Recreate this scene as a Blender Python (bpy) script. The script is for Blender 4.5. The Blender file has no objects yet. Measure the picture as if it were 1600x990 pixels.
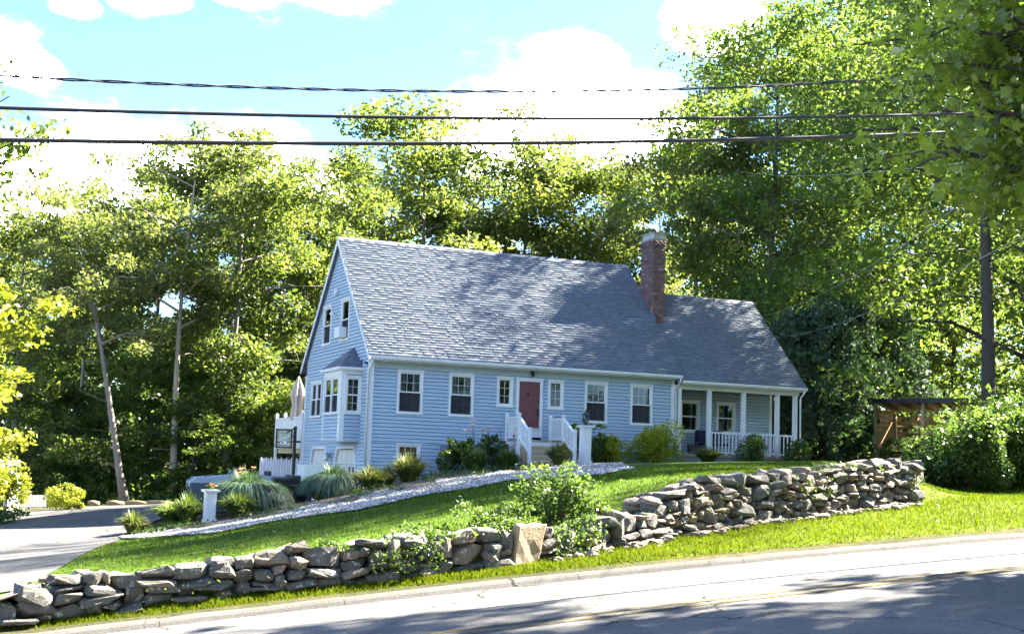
import bpy, bmesh, math, random
import numpy as np
from mathutils import Vector, Matrix
R_ = math.radians
rng = np.random.default_rng(7)
random.seed(7)
SC = bpy.context.scene
COL = SC.collection

# ------------------------------------------------------------------ camera (eye at world height 0)
FPX, PITCH, ROLL, YAW = 2118.4, 0.113, -0.032, 0.405
c_, s_ = math.cos(PITCH), math.sin(PITCH)
cr, sr = math.cos(ROLL), math.sin(ROLL)
FWD = np.array([0, c_, s_]); _up = np.array([0, -s_, c_]); _rt = np.array([1., 0, 0])
RT = cr*_rt - sr*_up
UP = sr*_rt + cr*_up
cam = bpy.data.cameras.new('camera'); camo = bpy.data.objects.new('camera', cam); COL.objects.link(camo)
cam.sensor_fit = 'HORIZONTAL'; cam.sensor_width = 36.0; cam.lens = FPX/1600*36
cam.clip_start = 0.1; cam.clip_end = 3000
camo.matrix_world = Matrix(((RT[0], UP[0], -FWD[0], 0), (RT[1], UP[1], -FWD[1], 0), (RT[2], UP[2], -FWD[2], 0), (0, 0, 0, 1)))
SC.camera = camo

# ------------------------------------------------------------------ light
SUN_AZ = R_(32.0)      # from +X towards +Y
SUN_EL = R_(39.5)
SUN_STR, SKY_STR, EXPO = 2.0, 0.15, 5.1
SC.view_settings.view_transform = 'Standard'; SC.view_settings.look = 'None'
SC.view_settings.exposure = EXPO; SC.view_settings.gamma = 1.0
sun = bpy.data.lights.new('sun', 'SUN'); sun.energy = SUN_STR; sun.angle = R_(0.5); sun.color = (1.0, 0.93, 0.80)
suno = bpy.data.objects.new('sun', sun); COL.objects.link(suno)
sd = Vector((math.cos(SUN_AZ)*math.cos(SUN_EL), math.sin(SUN_AZ)*math.cos(SUN_EL), math.sin(SUN_EL)))
suno.rotation_euler = sd.to_track_quat('Z', 'Y').to_euler(); suno.location = sd*80

def pray(x, y): return FWD + RT*(x-800)/FPX - UP*(y-495)/FPX

world = bpy.data.worlds.new('World'); SC.world = world; world.use_nodes = True
nt = world.node_tree; nt.nodes.clear()
def N(t, kind, **kw):
    n = t.nodes.new(kind)
    for k, v in kw.items(): setattr(n, k, v)
    return n
wo = N(nt, 'ShaderNodeOutputWorld'); bg = N(nt, 'ShaderNodeBackground'); bg.inputs[1].default_value = SKY_STR
sky = N(nt, 'ShaderNodeTexSky', sky_type='NISHITA', sun_disc=False)
sky.sun_elevation = SUN_EL; sky.sun_rotation = math.pi/2 - SUN_AZ
sky.air_density = 1.0; sky.dust_density = 0.4; sky.ozone_density = 2.0
tc = N(nt, 'ShaderNodeTexCoord')
def mth(t, op, a, b=None, clamp=False):
    n = N(t, 'ShaderNodeMath', operation=op); n.use_clamp = clamp
    for i, v in enumerate((a, b)):
        if v is None: continue
        if isinstance(v, (int, float)): n.inputs[i].default_value = v
        else: t.links.new(v, n.inputs[i])
    return n.outputs[0]
mp = N(nt, 'ShaderNodeMapping'); mp.inputs['Scale'].default_value = (1, 1, 1.8)
nt.links.new(tc.outputs['Generated'], mp.inputs['Vector'])
nz = N(nt, 'ShaderNodeTexNoise'); nz.inputs['Scale'].default_value = 7.0; nz.inputs['Detail'].default_value = 9; nz.inputs['Roughness'].default_value = 0.6
nt.links.new(mp.outputs[0], nz.inputs['Vector'])
nz2 = N(nt, 'ShaderNodeTexNoise'); nz2.inputs['Scale'].default_value = 2.2; nz2.inputs['Detail'].default_value = 3
nt.links.new(mp.outputs[0], nz2.inputs['Vector'])
dens = mth(nt, 'MULTIPLY', mth(nt, 'SUBTRACT', nz2.outputs[0], 0.56), 3.0)
# cloud banks standing in the sky (centre given as a direction, radius in radians)
CLOUDS = [((60, 300), .07, 1.7), ((230, 265), .07, 1.7), ((400, 250), .065, 1.6), ((500, 280), .045, 1.4), ((880, 205), .075, 1.7), ((760, 215), .045, 1.8), ((1000, 205), .06, 1.5), ((905, 105), .034, 1.9),
          ((40, 105), .02, 1.6), ((230, -8), .028, 2.2), ((380, -12), .022, 2.4), ((120, 10), .015, 2.2), ((1110, 40), .03, 1.3), ((-250, 270), .08, 1.5), ((1900, 150), .12, 1.6)]
for (x, y), r, zs in CLOUDS:
    d = pray(x, y); d = d/np.linalg.norm(d)
    v1 = N(nt, 'ShaderNodeVectorMath', operation='SUBTRACT'); nt.links.new(tc.outputs['Generated'], v1.inputs[0]); v1.inputs[1].default_value = tuple(d)
    v2 = N(nt, 'ShaderNodeVectorMath', operation='MULTIPLY'); nt.links.new(v1.outputs[0], v2.inputs[0]); v2.inputs[1].default_value = (1, 1, zs)
    v3 = N(nt, 'ShaderNodeVectorMath', operation='LENGTH'); nt.links.new(v2.outputs[0], v3.inputs[0])
    b = mth(nt, 'SUBTRACT', 1.0, mth(nt, 'DIVIDE', v3.outputs['Value'], r*1.6))
    dens = mth(nt, 'MAXIMUM', dens, mth(nt, 'MULTIPLY', b, 1.0))
dens = mth(nt, 'ADD', dens, mth(nt, 'MULTIPLY', mth(nt, 'SUBTRACT', nz.outputs[0], 0.5), 2.0))
rp = N(nt, 'ShaderNodeMapRange', interpolation_type='SMOOTHSTEP'); rp.inputs['From Min'].default_value = 0.08; rp.inputs['From Max'].default_value = 0.80
nt.links.new(dens, rp.inputs['Value'])
mixc = N(nt, 'ShaderNodeMixRGB'); mixc.inputs[2].default_value = (22., 23., 24.5, 1)
tint = N(nt, 'ShaderNodeMixRGB', blend_type='MULTIPLY'); tint.inputs[0].default_value = 1; tint.inputs[2].default_value = (.060, .077, .104, 1); nt.links.new(sky.outputs[0], tint.inputs[1])
nt.links.new(mth(nt, 'POWER', rp.outputs[0], 4.5), mixc.inputs[0]); nt.links.new(tint.outputs[0], mixc.inputs[1])
nt.links.new(mixc.outputs[0], bg.inputs[0]); nt.links.new(bg.outputs[0], wo.inputs[0])

# ------------------------------------------------------------------ frames and pixel helpers
DV = np.array([math.cos(YAW), math.sin(YAW), 0]); NV = np.array([-math.sin(YAW), math.cos(YAW), 0])
HO = np.array([-4.899, 47.36, 1.879])       # house origin: front left corner at window-sill height
S0, P0 = HO@DV, HO@NV
def W(s, p, z): return DV*s + NV*p + np.array([0, 0, z])
def onp(x, y, p):
    d = pray(x, y); P = d*(p/(d@NV)); return P@DV, P@NV, P[2]
def onY(x, y, Y):
    d = pray(x, y); P = d*(Y/d[1]); return P@DV, P@NV, P[2]

# ------------------------------------------------------------------ terrain
_k = [(37,990),(100,975),(200,963),(300,950),(380,941),(480,932),(580,920),(680,910),(780,901),(840,892),(940,885),(1040,876),(1140,866),(1280,855),(1480,836),(1600,824)]
KP = 15.9
_ks = np.array([onp(x, y, KP) for x, y in _k])
_kx = np.concatenate([[-70, -30], _ks[:, 0], [60, 90]])
_kfit = np.polyfit(_ks[:, 0], _ks[:, 2], 2)
_kl = np.polyval(_kfit, _ks[:, 0])
_sl0 = np.polyval(np.polyder(_kfit), _ks[0, 0]); _sl1 = np.polyval(np.polyder(_kfit), _ks[-1, 0])
_kz = np.concatenate([[_kl[0]+_sl0*.4*(-30-_ks[0, 0])-.3, _kl[0]+_sl0*.4*(-30-_ks[0, 0])], _kl, [_kl[-1]+_sl1*(60-_ks[-1, 0]), _kl[-1]+_sl1*(60-_ks[-1, 0])+1.0]])
def hk(s): return np.interp(s, _kx, _kz)
STRIP = 0.07
# foot of the stone wall, solved on the verge
_wb = [(2,983),(100,966),(175,958),(300,941),(380,932),(492,922),(592,909),(692,899),(790,890),(847,880),(940,862),(1015,847),(1090,834),(1180,820),(1280,803),(1355,796),(1408,790)]
_wt = [(2,930),(37,907),(120,905),(207,891),(300,887),(350,872),(480,857),(560,849),(620,842),(660,836),(792,830),(847,830),(902,812),(952,801),(1027,790),(1065,764),(1137,748),(1187,746),(1240,738),(1292,731),(1345,724),(1400,719)]
def solve_strip(x, y):
    d = pray(x, y); lo, hi = 10., 40.
    for t in np.arange(14.0, 40.0, .02):
        P = d*t; s, p = P@DV, P@NV
        if p > KP-.2 and P[2] < hk(s)+STRIP*(p-KP): return s, p, P[2]
    return s, p, P[2]
WB = np.array([solve_strip(x, y) for x, y in _wb])
WBs = np.concatenate([[WB[0, 0]-1.2], WB[:, 0]]); WBp = np.concatenate([[WB[0, 1]], WB[:, 1]])
for i in range(2): WBp[1:-1] = (WBp[:-2]+2*WBp[1:-1]+WBp[2:])/4
def pw(s): return np.interp(s, WBs, WBp)
WT = []
for x, y in _wt:
    p = 17.
    for _ in range(6):
        s, _p, z = onp(x, y, p); p = pw(s)+.25
    WT.append((s, p, z))
WT = np.array(WT)
def wtop(s): return np.interp(s, WT[:, 0], WT[:, 2])
SW0, SW1 = WBs[0], WBs[-1]
def hw(u, v, h): return (S0+u, P0+v, h+HO[2])
CT = []
for s in np.linspace(SW0+.3, SW1, 9): CT.append((s, pw(s)+.45, wtop(s)-.12))
CT += [hw(-.3, -.3, -2.72), hw(2.7, -.3, -2.1), hw(6, -2.4, -1.72), hw(9.5, -1.5, -1.5), hw(12.2, -.5, -1.40), hw(15, -1, -1.35), hw(18.5, -1, -1.25),
       hw(-1.5, 1.5, -3.42), hw(-1.5, 5, -3.42), hw(-1.5, 8, -3.42), hw(3, 12, -3.2), hw(-5, 3, -3.5), hw(18, 9, -1.2), hw(10, 10, -2.2)]
CT += [onY(326, 806, 44.0), onY(190, 842, 40.0), onY(110, 905, 21.0), onY(60, 925, 20.0), onY(150, 792, 55.), onY(20, 800, 53.), onY(195, 786, 62.), onY(420, 780, 56.)]
CT += [onY(1370, 713, 60.0), onY(1300, 722, 40.0), onY(1250, 727, 30.)]
CT += [onp(1500, 788, 20.0), onp(1650, 770, 20.5)]
CT += [(-60, 20, -3.2), (-60, 80, -2.6), (-15, 110, -2.3), (35, 110, 2.0), (80, 80, 5.0), (70, 35, 4.5), (70, 20, 3.6), (-20, 40, -2.3), (-12, 22, -2.35), (10, 75, -2.0), (45, 75, 2.0), (42, 45, 2.0), (42, 25, 1.6)]
CT = np.array(CT)
def _phi(r2): return .5*r2*np.log(r2+1e-9)
def _tps(C, lam=.6):
    n = len(C); d2 = ((C[:, None, :2]-C[None, :, :2])**2).sum(-1)/400.
    A = np.zeros((n+3, n+3)); A[:n, :n] = _phi(d2)+lam*.02*np.eye(n); A[:n, n] = 1; A[:n, n+1:] = C[:, :2]/20.; A[n:, :n] = A[:n, n:].T
    return np.linalg.solve(A, np.concatenate([C[:, 2], [0, 0, 0]]))
TW = _tps(CT)
def Uf(s, p):
    s = np.asarray(s, float); p = np.asarray(p, float)
    sc = np.clip(s, -70, 85); pc = np.clip(p, 15, 110)
    sh = sc.shape; q = np.stack([sc.ravel(), pc.ravel()], 1)
    out = np.empty(len(q)); n = len(CT)
    for i in range(0, len(q), 20000):
        b = q[i:i+20000]; d2 = ((b[:, None]-CT[None, :, :2])**2).sum(-1)/400.
        out[i:i+20000] = _phi(d2)@TW[:n]+TW[n]+b@TW[n+1:]/20.
    return out.reshape(sh)
def sst(a, b, x):
    t = np.clip((x-a)/(b-a), 0, 1); return t*t*(3-2*t)
def T(s, p):
    """ground height"""
    s = np.asarray(s, float); p = np.asarray(p, float)
    u = Uf(s, p); k = hk(s)+STRIP*(p-KP)
    pwv = pw(s)
    inwall = sst(SW0-1.5, SW0+.3, s)*(1-sst(SW1+.2, SW1+2.0, s))
    wstep = sst(0.05, .4, p-pwv)
    wsoft = sst(0, 5.0, p-(KP+.6))
    w = inwall*wstep+(1-inwall)*wsoft
    far = k*(1-w)+u*w
    near = hk(s)+np.where(p < 8.7, .05*(8.7-np.maximum(p, -6)), 0.)
    return np.where(p > KP, far, near)
def T1(s, p): return float(T(np.array([s]), np.array([p]))[0])
def hit(x, y, t0=17., t1=110.):
    """where the line of sight through a picture point meets the ground, as (s, p, z)"""
    d = pray(x, y); ts = np.arange(t0, t1, .1); P = ts[:, None]*d[None]
    s, p = P@DV, P@NV; below = P[:, 2] < T(s, p)
    i = int(np.argmax(below)) if below.any() else len(ts)-1
    return float(s[i]), float(p[i]), float(P[i, 2])
def gw(s, p, dz=0.): return Vector(W(s, p, T1(s, p)+dz))

# ------------------------------------------------------------------ materials
MATS = {}
def newmat(name):
    m = bpy.data.materials.new(name); m.use_nodes = True; MATS[name] = m
    t = m.node_tree; b = t.nodes['Principled BSDF']; return m, t, b
def ramp(t, fac, stops):
    r = N(t, 'ShaderNodeValToRGB'); e = r.color_ramp.elements
    while len(e) < len(stops): e.new(.5)
    for i, (p, c) in enumerate(stops): e[i].position = p; e[i].color = (*c, 1)
    t.links.new(fac, r.inputs[0]); return r.outputs[0]
def noise(t, scale, detail=4, rough=.55, coord='Object', vscale=None, dist=0):
    c = N(t, 'ShaderNodeTexCoord'); src = c.outputs[coord]
    if vscale:
        m = N(t, 'ShaderNodeMapping'); m.inputs['Scale'].default_value = vscale; t.links.new(src, m.inputs[0]); src = m.outputs[0]
    n = N(t, 'ShaderNodeTexNoise'); n.inputs['Scale'].default_value = scale; n.inputs['Detail'].default_value = detail
    n.inputs['Roughness'].default_value = rough; n.inputs['Distortion'].default_value = dist
    t.links.new(src, n.inputs['Vector']); return n.outputs[0]
def mixc_(t, f, a, b, mode='MIX'):
    m = N(t, 'ShaderNodeMixRGB', blend_type=mode)
    for i, v in enumerate((f, a, b)):
        if isinstance(v, (int, float)): m.inputs[i].default_value = v
        elif isinstance(v, tuple): m.inputs[i].default_value = (*v, 1)
        else: t.links.new(v, m.inputs[i])
    return m.outputs[0]
def bump(t, b, h, strength=.3, dist=.02):
    n = N(t, 'ShaderNodeBump'); n.inputs['Strength'].default_value = strength; n.inputs['Distance'].default_value = dist
    t.links.new(h, n.inputs['Height']); t.links.new(n.outputs[0], b.inputs['Normal'])
def plain(name, col, rough=.6, var=.12, scale=8, metal=0., vscale=None, bmp=0., spec=None):
    m, t, b = newmat(name)
    n = noise(t, scale, 5, .6, vscale=vscale)
    lo = tuple(max(0, c*(1-var)) for c in col); hi = tuple(min(1, c*(1+var)) for c in col)
    t.links.new(ramp(t, n, [(.3, lo), (.7, hi)]), b.inputs['Base Color'])
    b.inputs['Roughness'].default_value = rough; b.inputs['Metallic'].default_value = metal
    if spec is not None: b.inputs['Specular IOR Level'].default_value = spec
    if bmp: bump(t, b, n, bmp, .01)
    return m
def leafmat(name, stops, trans=.45, rough=.45, tcol=None, spec=.3):
    m, t, b = newmat(name)
    a = N(t, 'ShaderNodeAttribute', attribute_name='tone')
    oi = N(t, 'ShaderNodeObjectInfo')
    f = mth(t, 'ADD', a.outputs['Fac'], mth(t, 'MULTIPLY', mth(t, 'SUBTRACT', oi.outputs['Random'], .5), .3), True)
    col = ramp(t, f, stops)
    t.links.new(col, b.inputs['Base Color']); b.inputs['Roughness'].default_value = rough; b.inputs['Specular IOR Level'].default_value = spec
    tr = N(t, 'ShaderNodeBsdfTranslucent')
    t.links.new(mixc_(t, 1.0, col, tcol or (1.5, 1.58, .72), 'MULTIPLY'), tr.inputs[0])
    mx = N(t, 'ShaderNodeMixShader'); mx.inputs[0].default_value = trans
    t.links.new(b.outputs[0], mx.inputs[1]); t.links.new(tr.outputs[0], mx.inputs[2])
    t.links.new(mx.outputs[0], t.nodes['Material Output'].inputs[0]); return m

leafmat('leaf_wood', [(0, (.052, .078, .024)), (.5, (.102, .132, .038)), (1, (.17, .19, .06))], .55)
leafmat('leaf_dark', [(0, (.052, .088, .026)), (.5, (.098, .142, .036)), (1, (.155, .20, .055))], .58)
leafmat('leaf_airy', [(0, (.075, .095, .038)), (.5, (.125, .150, .055)), (1, (.19, .205, .085))], .5)
leafmat('leaf_gold', [(0, (.12, .15, .018)), (.5, (.20, .22, .025)), (1, (.30, .29, .05))], .4)
leafmat('leaf_maple', [(0, (.085, .125, .020)), (.5, (.14, .19, .030)), (1, (.21, .25, .05))], .58, .35, spec=.5)
leafmat('leaf_conifer', [(0, (.028, .056, .034)), (.5, (.048, .084, .046)), (1, (.080, .120, .062))], .28, .6)
leafmat('leaf_shrub', [(0, (.036, .068, .018)), (.5, (.066, .110, .027)), (1, (.115, .16, .042))], .42, .4)
leafmat('leaf_yellow_shrub', [(0, (.12, .16, .012)), (.5, (.24, .275, .02)), (1, (.40, .42, .05))], .45, .4)  # brighter yellow also carries the sun patch on these shrubs
leafmat('blade_blue', [(0, (.035, .070, .040)), (.5, (.065, .110, .065)), (1, (.105, .150, .090))], .25, .5)
leafmat('blade_green', [(0, (.045, .085, .018)), (.5, (.085, .140, .030)), (1, (.19, .20, .06))], .3, .5)
leafmat('blade_olive', [(0, (.06, .085, .020)), (.5, (.12, .14, .04)), (1, (.26, .23, .09))], .3, .5)
leafmat('turf_blade', [(0, (.048, .070, .005)), (.5, (.082, .108, .006)), (1, (.125, .148, .012))], .35, .7, spec=.04)
leafmat('lawn_blade_shaded', [(0, (.034, .064, .007)), (.5, (.057, .098, .010)), (1, (.098, .138, .016))], .35, .75, spec=.03)  # darker than the verge blades: shade over the lawn put into the colour
leafmat('dry_twig_leaf', [(0, (.10, .075, .045)), (.5, (.16, .13, .07)), (1, (.22, .2, .1))], .3)
leafmat('petal_orange', [(0, (.60, .16, .06)), (.5, (.70, .26, .12)), (1, (.75, .40, .22))], .3, tcol=(1.2, 1., .8))
leafmat('petal_pale', [(0, (.60, .36, .26)), (.5, (.66, .46, .36)), (1, (.72, .55, .45))], .3, tcol=(1.2, 1., .9))

def bark(name, a, b_, moss=.0):
    m, t, b = newmat(name)
    n = noise(t, 3.0, 8, .7, vscale=(6, 6, 1)); n2 = noise(t, .9, 3)
    col = ramp(t, n, [(.3, a), (.7, b_)])
    col = mixc_(t, mth(t, 'MULTIPLY', n2, .5), col, tuple(x*1.5 for x in b_))
    t.links.new(col, b.inputs['Base Color']); b.inputs['Roughness'].default_value = .9; bump(t, b, n, .7, .05)
bark('bark_grey', (.07, .06, .05), (.19, .17, .145)); bark('bark_dark', (.025, .02, .017), (.06, .05, .04)); bark('bark_pale', (.15, .13, .10), (.36, .31, .24))

m, t, b = newmat('siding_paint')
n = noise(t, 1.2, 5, .6, vscale=(1, 1, 6)); n2 = noise(t, 60, 3, .6, vscale=(.12, .12, 1))
oi = N(t, 'ShaderNodeObjectInfo')
col = mixc_(t, n, (.33, .425, .51), (.385, .48, .565))
col = mixc_(t, mth(t, 'MULTIPLY', oi.outputs['Random'], .22), col, (.32, .41, .495))
t.links.new(col, b.inputs['Base Color']); b.inputs['Roughness'].default_value = .5; bump(t, b, n2, .12, .004)
plain('trim_white', (.70, .71, .70), .4, .04, 3)
plain('rail_white', (.76, .78, .79), .45, .05, 3)
plain('frieze_blue', (.35, .425, .46), .5, .06, 2)
plain('foundation', (.25, .265, .275), .85, .15, 5, bmp=.2)
plain('garage_door_paint', (.62, .61, .55), .5, .05, 3)
plain('metal_black', (.018, .018, .02), .4, .2, 10)
plain('metal_dark_bronze', (.05, .05, .05), .35, .2, 10, .6)
plain('metal_grey', (.45, .46, .47), .4, .1, 8, .6)
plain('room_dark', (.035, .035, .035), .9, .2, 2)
plain('curtain_cloth', (.50, .50, .47), .9, .1, 6)
plain('blind_cloth', (.36, .42, .42), .8, .05, 6)
plain('tread_wood', (.40, .30, .18), .75, .25, 5, vscale=(1, 8, 8), bmp=.1)
plain('tread_edge', (.52, .46, .36), .75, .15, 5, vscale=(1, 8, 8))
plain('umbrella_cloth', (.55, .44, .35), .9, .06, 5)
plain('concrete', (.42, .42, .41), .85, .12, 6, bmp=.15)
plain('picket_grey', (.50, .50, .53), .7, .12, 4, vscale=(6, 6, 1))
plain('board_grey', (.06, .062, .07), .8, .15, 4)
plain('shed_post', (.40, .33, .22), .8, .15, 5, vscale=(8, 8, 1))
plain('shed_roof', (.015, .016, .03), .5, .2, 5)
plain('tyre', (.012, .012, .013), .85, .2, 10)
plain('rim_metal', (.5, .5, .52), .3, .1, 5, .9)
plain('truck_paint', (.36, .42, .50), .25, .03, 3, .25)
plain('truck_lower', (.07, .09, .13), .3, .1, 3, .2)
plain('lens_red', (.35, .012, .02), .2, .1, 5)
plain('lens_white', (.7, .72, .75), .1, .1, 5)
plain('cable_rubber', (.03, .03, .035), .55, .3, 3)
plain('wire_grey', (.16, .17, .18), .5, .2, 3)
plain('log_wood', (.22, .16, .09), .9, .3, 6)
plain('soil', (.085, .062, .042), .95, .3, 4, bmp=.4)
plain('flashing', (.16, .20, .29), .5, .1, 5)
plain('brick_mortar', (.33, .30, .28), .95, .15, 8)
plain('cushion_navy', (.02, .03, .07), .9, .15, 6)

m, t, b = newmat('shed_board'); n = noise(t, 2.0, 7, .65, vscale=(2, 14, 14)); oi = N(t, 'ShaderNodeObjectInfo')
col = ramp(t, n, [(.25, (.26, .12, .05)), (.75, (.76, .44, .20))])
col = mixc_(t, mth(t, 'MULTIPLY', oi.outputs['Random'], .45), col, (.60, .38, .20))
t.links.new(col, b.inputs['Base Color']); b.inputs['Roughness'].default_value = .75; bump(t, b, n, .2, .01)

m, t, b = newmat('door_paint'); n = noise(t, 3, 6, .7, vscale=(6, 6, .6)); n2 = noise(t, 9, 6, .75, vscale=(4, 4, 1))
col = ramp(t, n, [(.3, (.135, .035, .040)), (.7, (.185, .052, .055))])
col = mixc_(t, mth(t, 'MULTIPLY', mth(t, 'GREATER_THAN', n2, .685), .55), col, (.40, .22, .18))
t.links.new(col, b.inputs['Base Color']); b.inputs['Roughness'].default_value = .55

m, t, b = newmat('window_glass'); t.nodes.remove(b)
tr = N(t, 'ShaderNodeBsdfTransparent'); tr.inputs[0].default_value = (.62, .66, .66, 1)
gl = N(t, 'ShaderNodeBsdfGlossy'); gl.inputs[0].default_value = (.9, .95, 1, 1); gl.inputs['Roughness'].default_value = .02
fr = N(t, 'ShaderNodeFresnel'); fr.inputs[0].default_value = 1.55
mx = N(t, 'ShaderNodeMixShader'); t.links.new(mth(t, 'MULTIPLY', fr.outputs[0], .8, True), mx.inputs[0])
t.links.new(tr.outputs[0], mx.inputs[1]); t.links.new(gl.outputs[0], mx.inputs[2]); t.links.new(mx.outputs[0], t.nodes['Material Output'].inputs[0])

m, t, b = newmat('screen_mesh'); t.nodes.remove(b)
tr = N(t, 'ShaderNodeBsdfTransparent'); df = N(t, 'ShaderNodeBsdfDiffuse'); df.inputs[0].default_value = (.05, .055, .06, 1)
mx = N(t, 'ShaderNodeMixShader'); mx.inputs[0].default_value = .55; t.links.new(tr.outputs[0], mx.inputs[1]); t.links.new(df.outputs[0], mx.inputs[2]); t.links.new(mx.outputs[0], t.nodes['Material Output'].inputs[0])
m, t, b = newmat('shingle'); a = N(t, 'ShaderNodeAttribute', attribute_name='tone')
n = noise(t, 90, 3, .7); n2 = noise(t, .5, 3)
col = ramp(t, a.outputs['Fac'], [(0, (.060, .080, .115)), (.5, (.125, .155, .205)), (1, (.20, .235, .29))])
col = mixc_(t, .35, col, ramp(t, n, [(.3, (.04, .05, .075)), (.7, (.20, .22, .26))]))
col = mixc_(t, mth(t, 'MULTIPLY', n2, .25), col, (.14, .15, .18))
t.links.new(col, b.inputs['Base Color']); b.inputs['Roughness'].default_value = .8; bump(t, b, n, .3, .005)

m, t, b = newmat('chimney_brick'); a = N(t, 'ShaderNodeAttribute', attribute_name='tone'); n = noise(t, 25, 4)
g = N(t, 'ShaderNodeTexCoord'); sx = N(t, 'ShaderNodeSeparateXYZ'); t.links.new(g.outputs['Object'], sx.inputs[0])
col = ramp(t, a.outputs['Fac'], [(0, (.085, .050, .048)), (.45, (.175, .095, .085)), (.8, (.24, .15, .13)), (1, (.36, .32, .31))])
soot = mth(t, 'MULTIPLY', mth(t, 'ADD', mth(t, 'MULTIPLY', mth(t, 'SUBTRACT', sx.outputs[2], 6.3), .5), mth(t, 'MULTIPLY', mth(t, 'SUBTRACT', n, .5), .7), True), .75)
col = mixc_(t, soot, col, (.045, .042, .045))
t.links.new(col, b.inputs['Base Color']); b.inputs['Roughness'].default_value = .9; bump(t, b, n, .3, .01)

def stonemat(name, a, b_, lichen=.5):
    m, t, b = newmat(name); oi = N(t, 'ShaderNodeObjectInfo')
    c = N(t, 'ShaderNodeTexCoord'); geo = N(t, 'ShaderNodeNewGeometry')
    def nz_(sc, d=6, r=.65):
        n = N(t, 'ShaderNodeTexNoise', noise_dimensions='3D'); n.inputs['Scale'].default_value = sc; n.inputs['Detail'].default_value = d; n.inputs['Roughness'].default_value = r
        t.links.new(geo.outputs['Position'], n.inputs['Vector']); return n.outputs[0]
    n = nz_(5, 8, .7); n2 = nz_(14, 5, .6); n3 = nz_(2.2, 4); n4 = nz_(40, 4)
    col = ramp(t, n, [(.28, a), (.72, b_)])
    col = mixc_(t, mth(t, 'MULTIPLY', oi.outputs['Random'], .6), col, (.115, .11, .105))
    warm = mth(t, 'MULTIPLY', mth(t, 'GREATER_THAN', oi.outputs['Random'], .72), .55)
    col = mixc_(t, warm, col, (.24, .175, .12))
    li = N(t, 'ShaderNodeMapRange', interpolation_type='SMOOTHSTEP'); li.inputs[1].default_value = .57; li.inputs[2].default_value = .66; t.links.new(n2, li.inputs[0])
    col = mixc_(t, mth(t, 'MULTIPLY', li.outputs[0], lichen), col, (.44, .45, .40))
    mo = N(t, 'ShaderNodeMapRange', interpolation_type='SMOOTHSTEP'); mo.inputs[1].default_value = .6; mo.inputs[2].default_value = .72; t.links.new(n3, mo.inputs[0])
    col = mixc_(t, mth(t, 'MULTIPLY', mo.outputs[0], .5), col, (.085, .095, .045))
    t.links.new(col, b.inputs['Base Color']); b.inputs['Roughness'].default_value = .92
    h = mth(t, 'ADD', n, mth(t, 'MULTIPLY', n4, .35)); bump(t, b, h, .55, .05)
stonemat('field_stone', (.040, .036, .029), (.140, .128, .105), .65)
stonemat('tan_stone', (.24, .165, .095), (.40, .29, .18), .15)
m, t, b = newmat('pebble'); a = N(t, 'ShaderNodeAttribute', attribute_name='tone')
t.links.new(ramp(t, a.outputs['Fac'], [(0, (.10, .095, .088)), (.5, (.26, .245, .22)), (1, (.54, .51, .46))]), b.inputs['Base Color']); b.inputs['Roughness'].default_value = .8

def groundmat(name, stops, scales, bmps=.4, rough=.95):
    m, t, b = newmat(name)
    n1 = noise(t, scales[0], 6, .6); n2 = noise(t, scales[1], 6, .7); n3 = noise(t, scales[2], 3, .6)
    f = mth(t, 'ADD', mth(t, 'MULTIPLY', n1, .45), mth(t, 'ADD', mth(t, 'MULTIPLY', n2, .35), mth(t, 'MULTIPLY', n3, .2)))
    t.links.new(ramp(t, f, stops), b.inputs['Base Color']); b.inputs['Roughness'].default_value = rough
    bump(t, b, mth(t, 'ADD', n2, n3), bmps, .04)
    b.inputs['Specular IOR Level'].default_value = .05
groundmat('forest_floor', [(.35, (.035, .030, .018)), (.5, (.055, .055, .025)), (.65, (.10, .075, .045))], (.3, 3, 20))
groundmat('lawn_turf_shaded', [(.36, (.030, .060, .008)), (.5, (.054, .094, .011)), (.64, (.090, .130, .017))], (.35, 2.5, 40), .6)  # lawn shade put into the base colour, darker than the verge
groundmat('verge_turf', [(.36, (.042, .066, .006)), (.5, (.074, .102, .008)), (.64, (.115, .140, .015))], (.6, 3.5, 50), .6)
groundmat('gravel_base', [(.35, (.06, .058, .055)), (.5, (.17, .165, .16)), (.65, (.33, .325, .315))], (6, 22, 60), .7)

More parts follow.
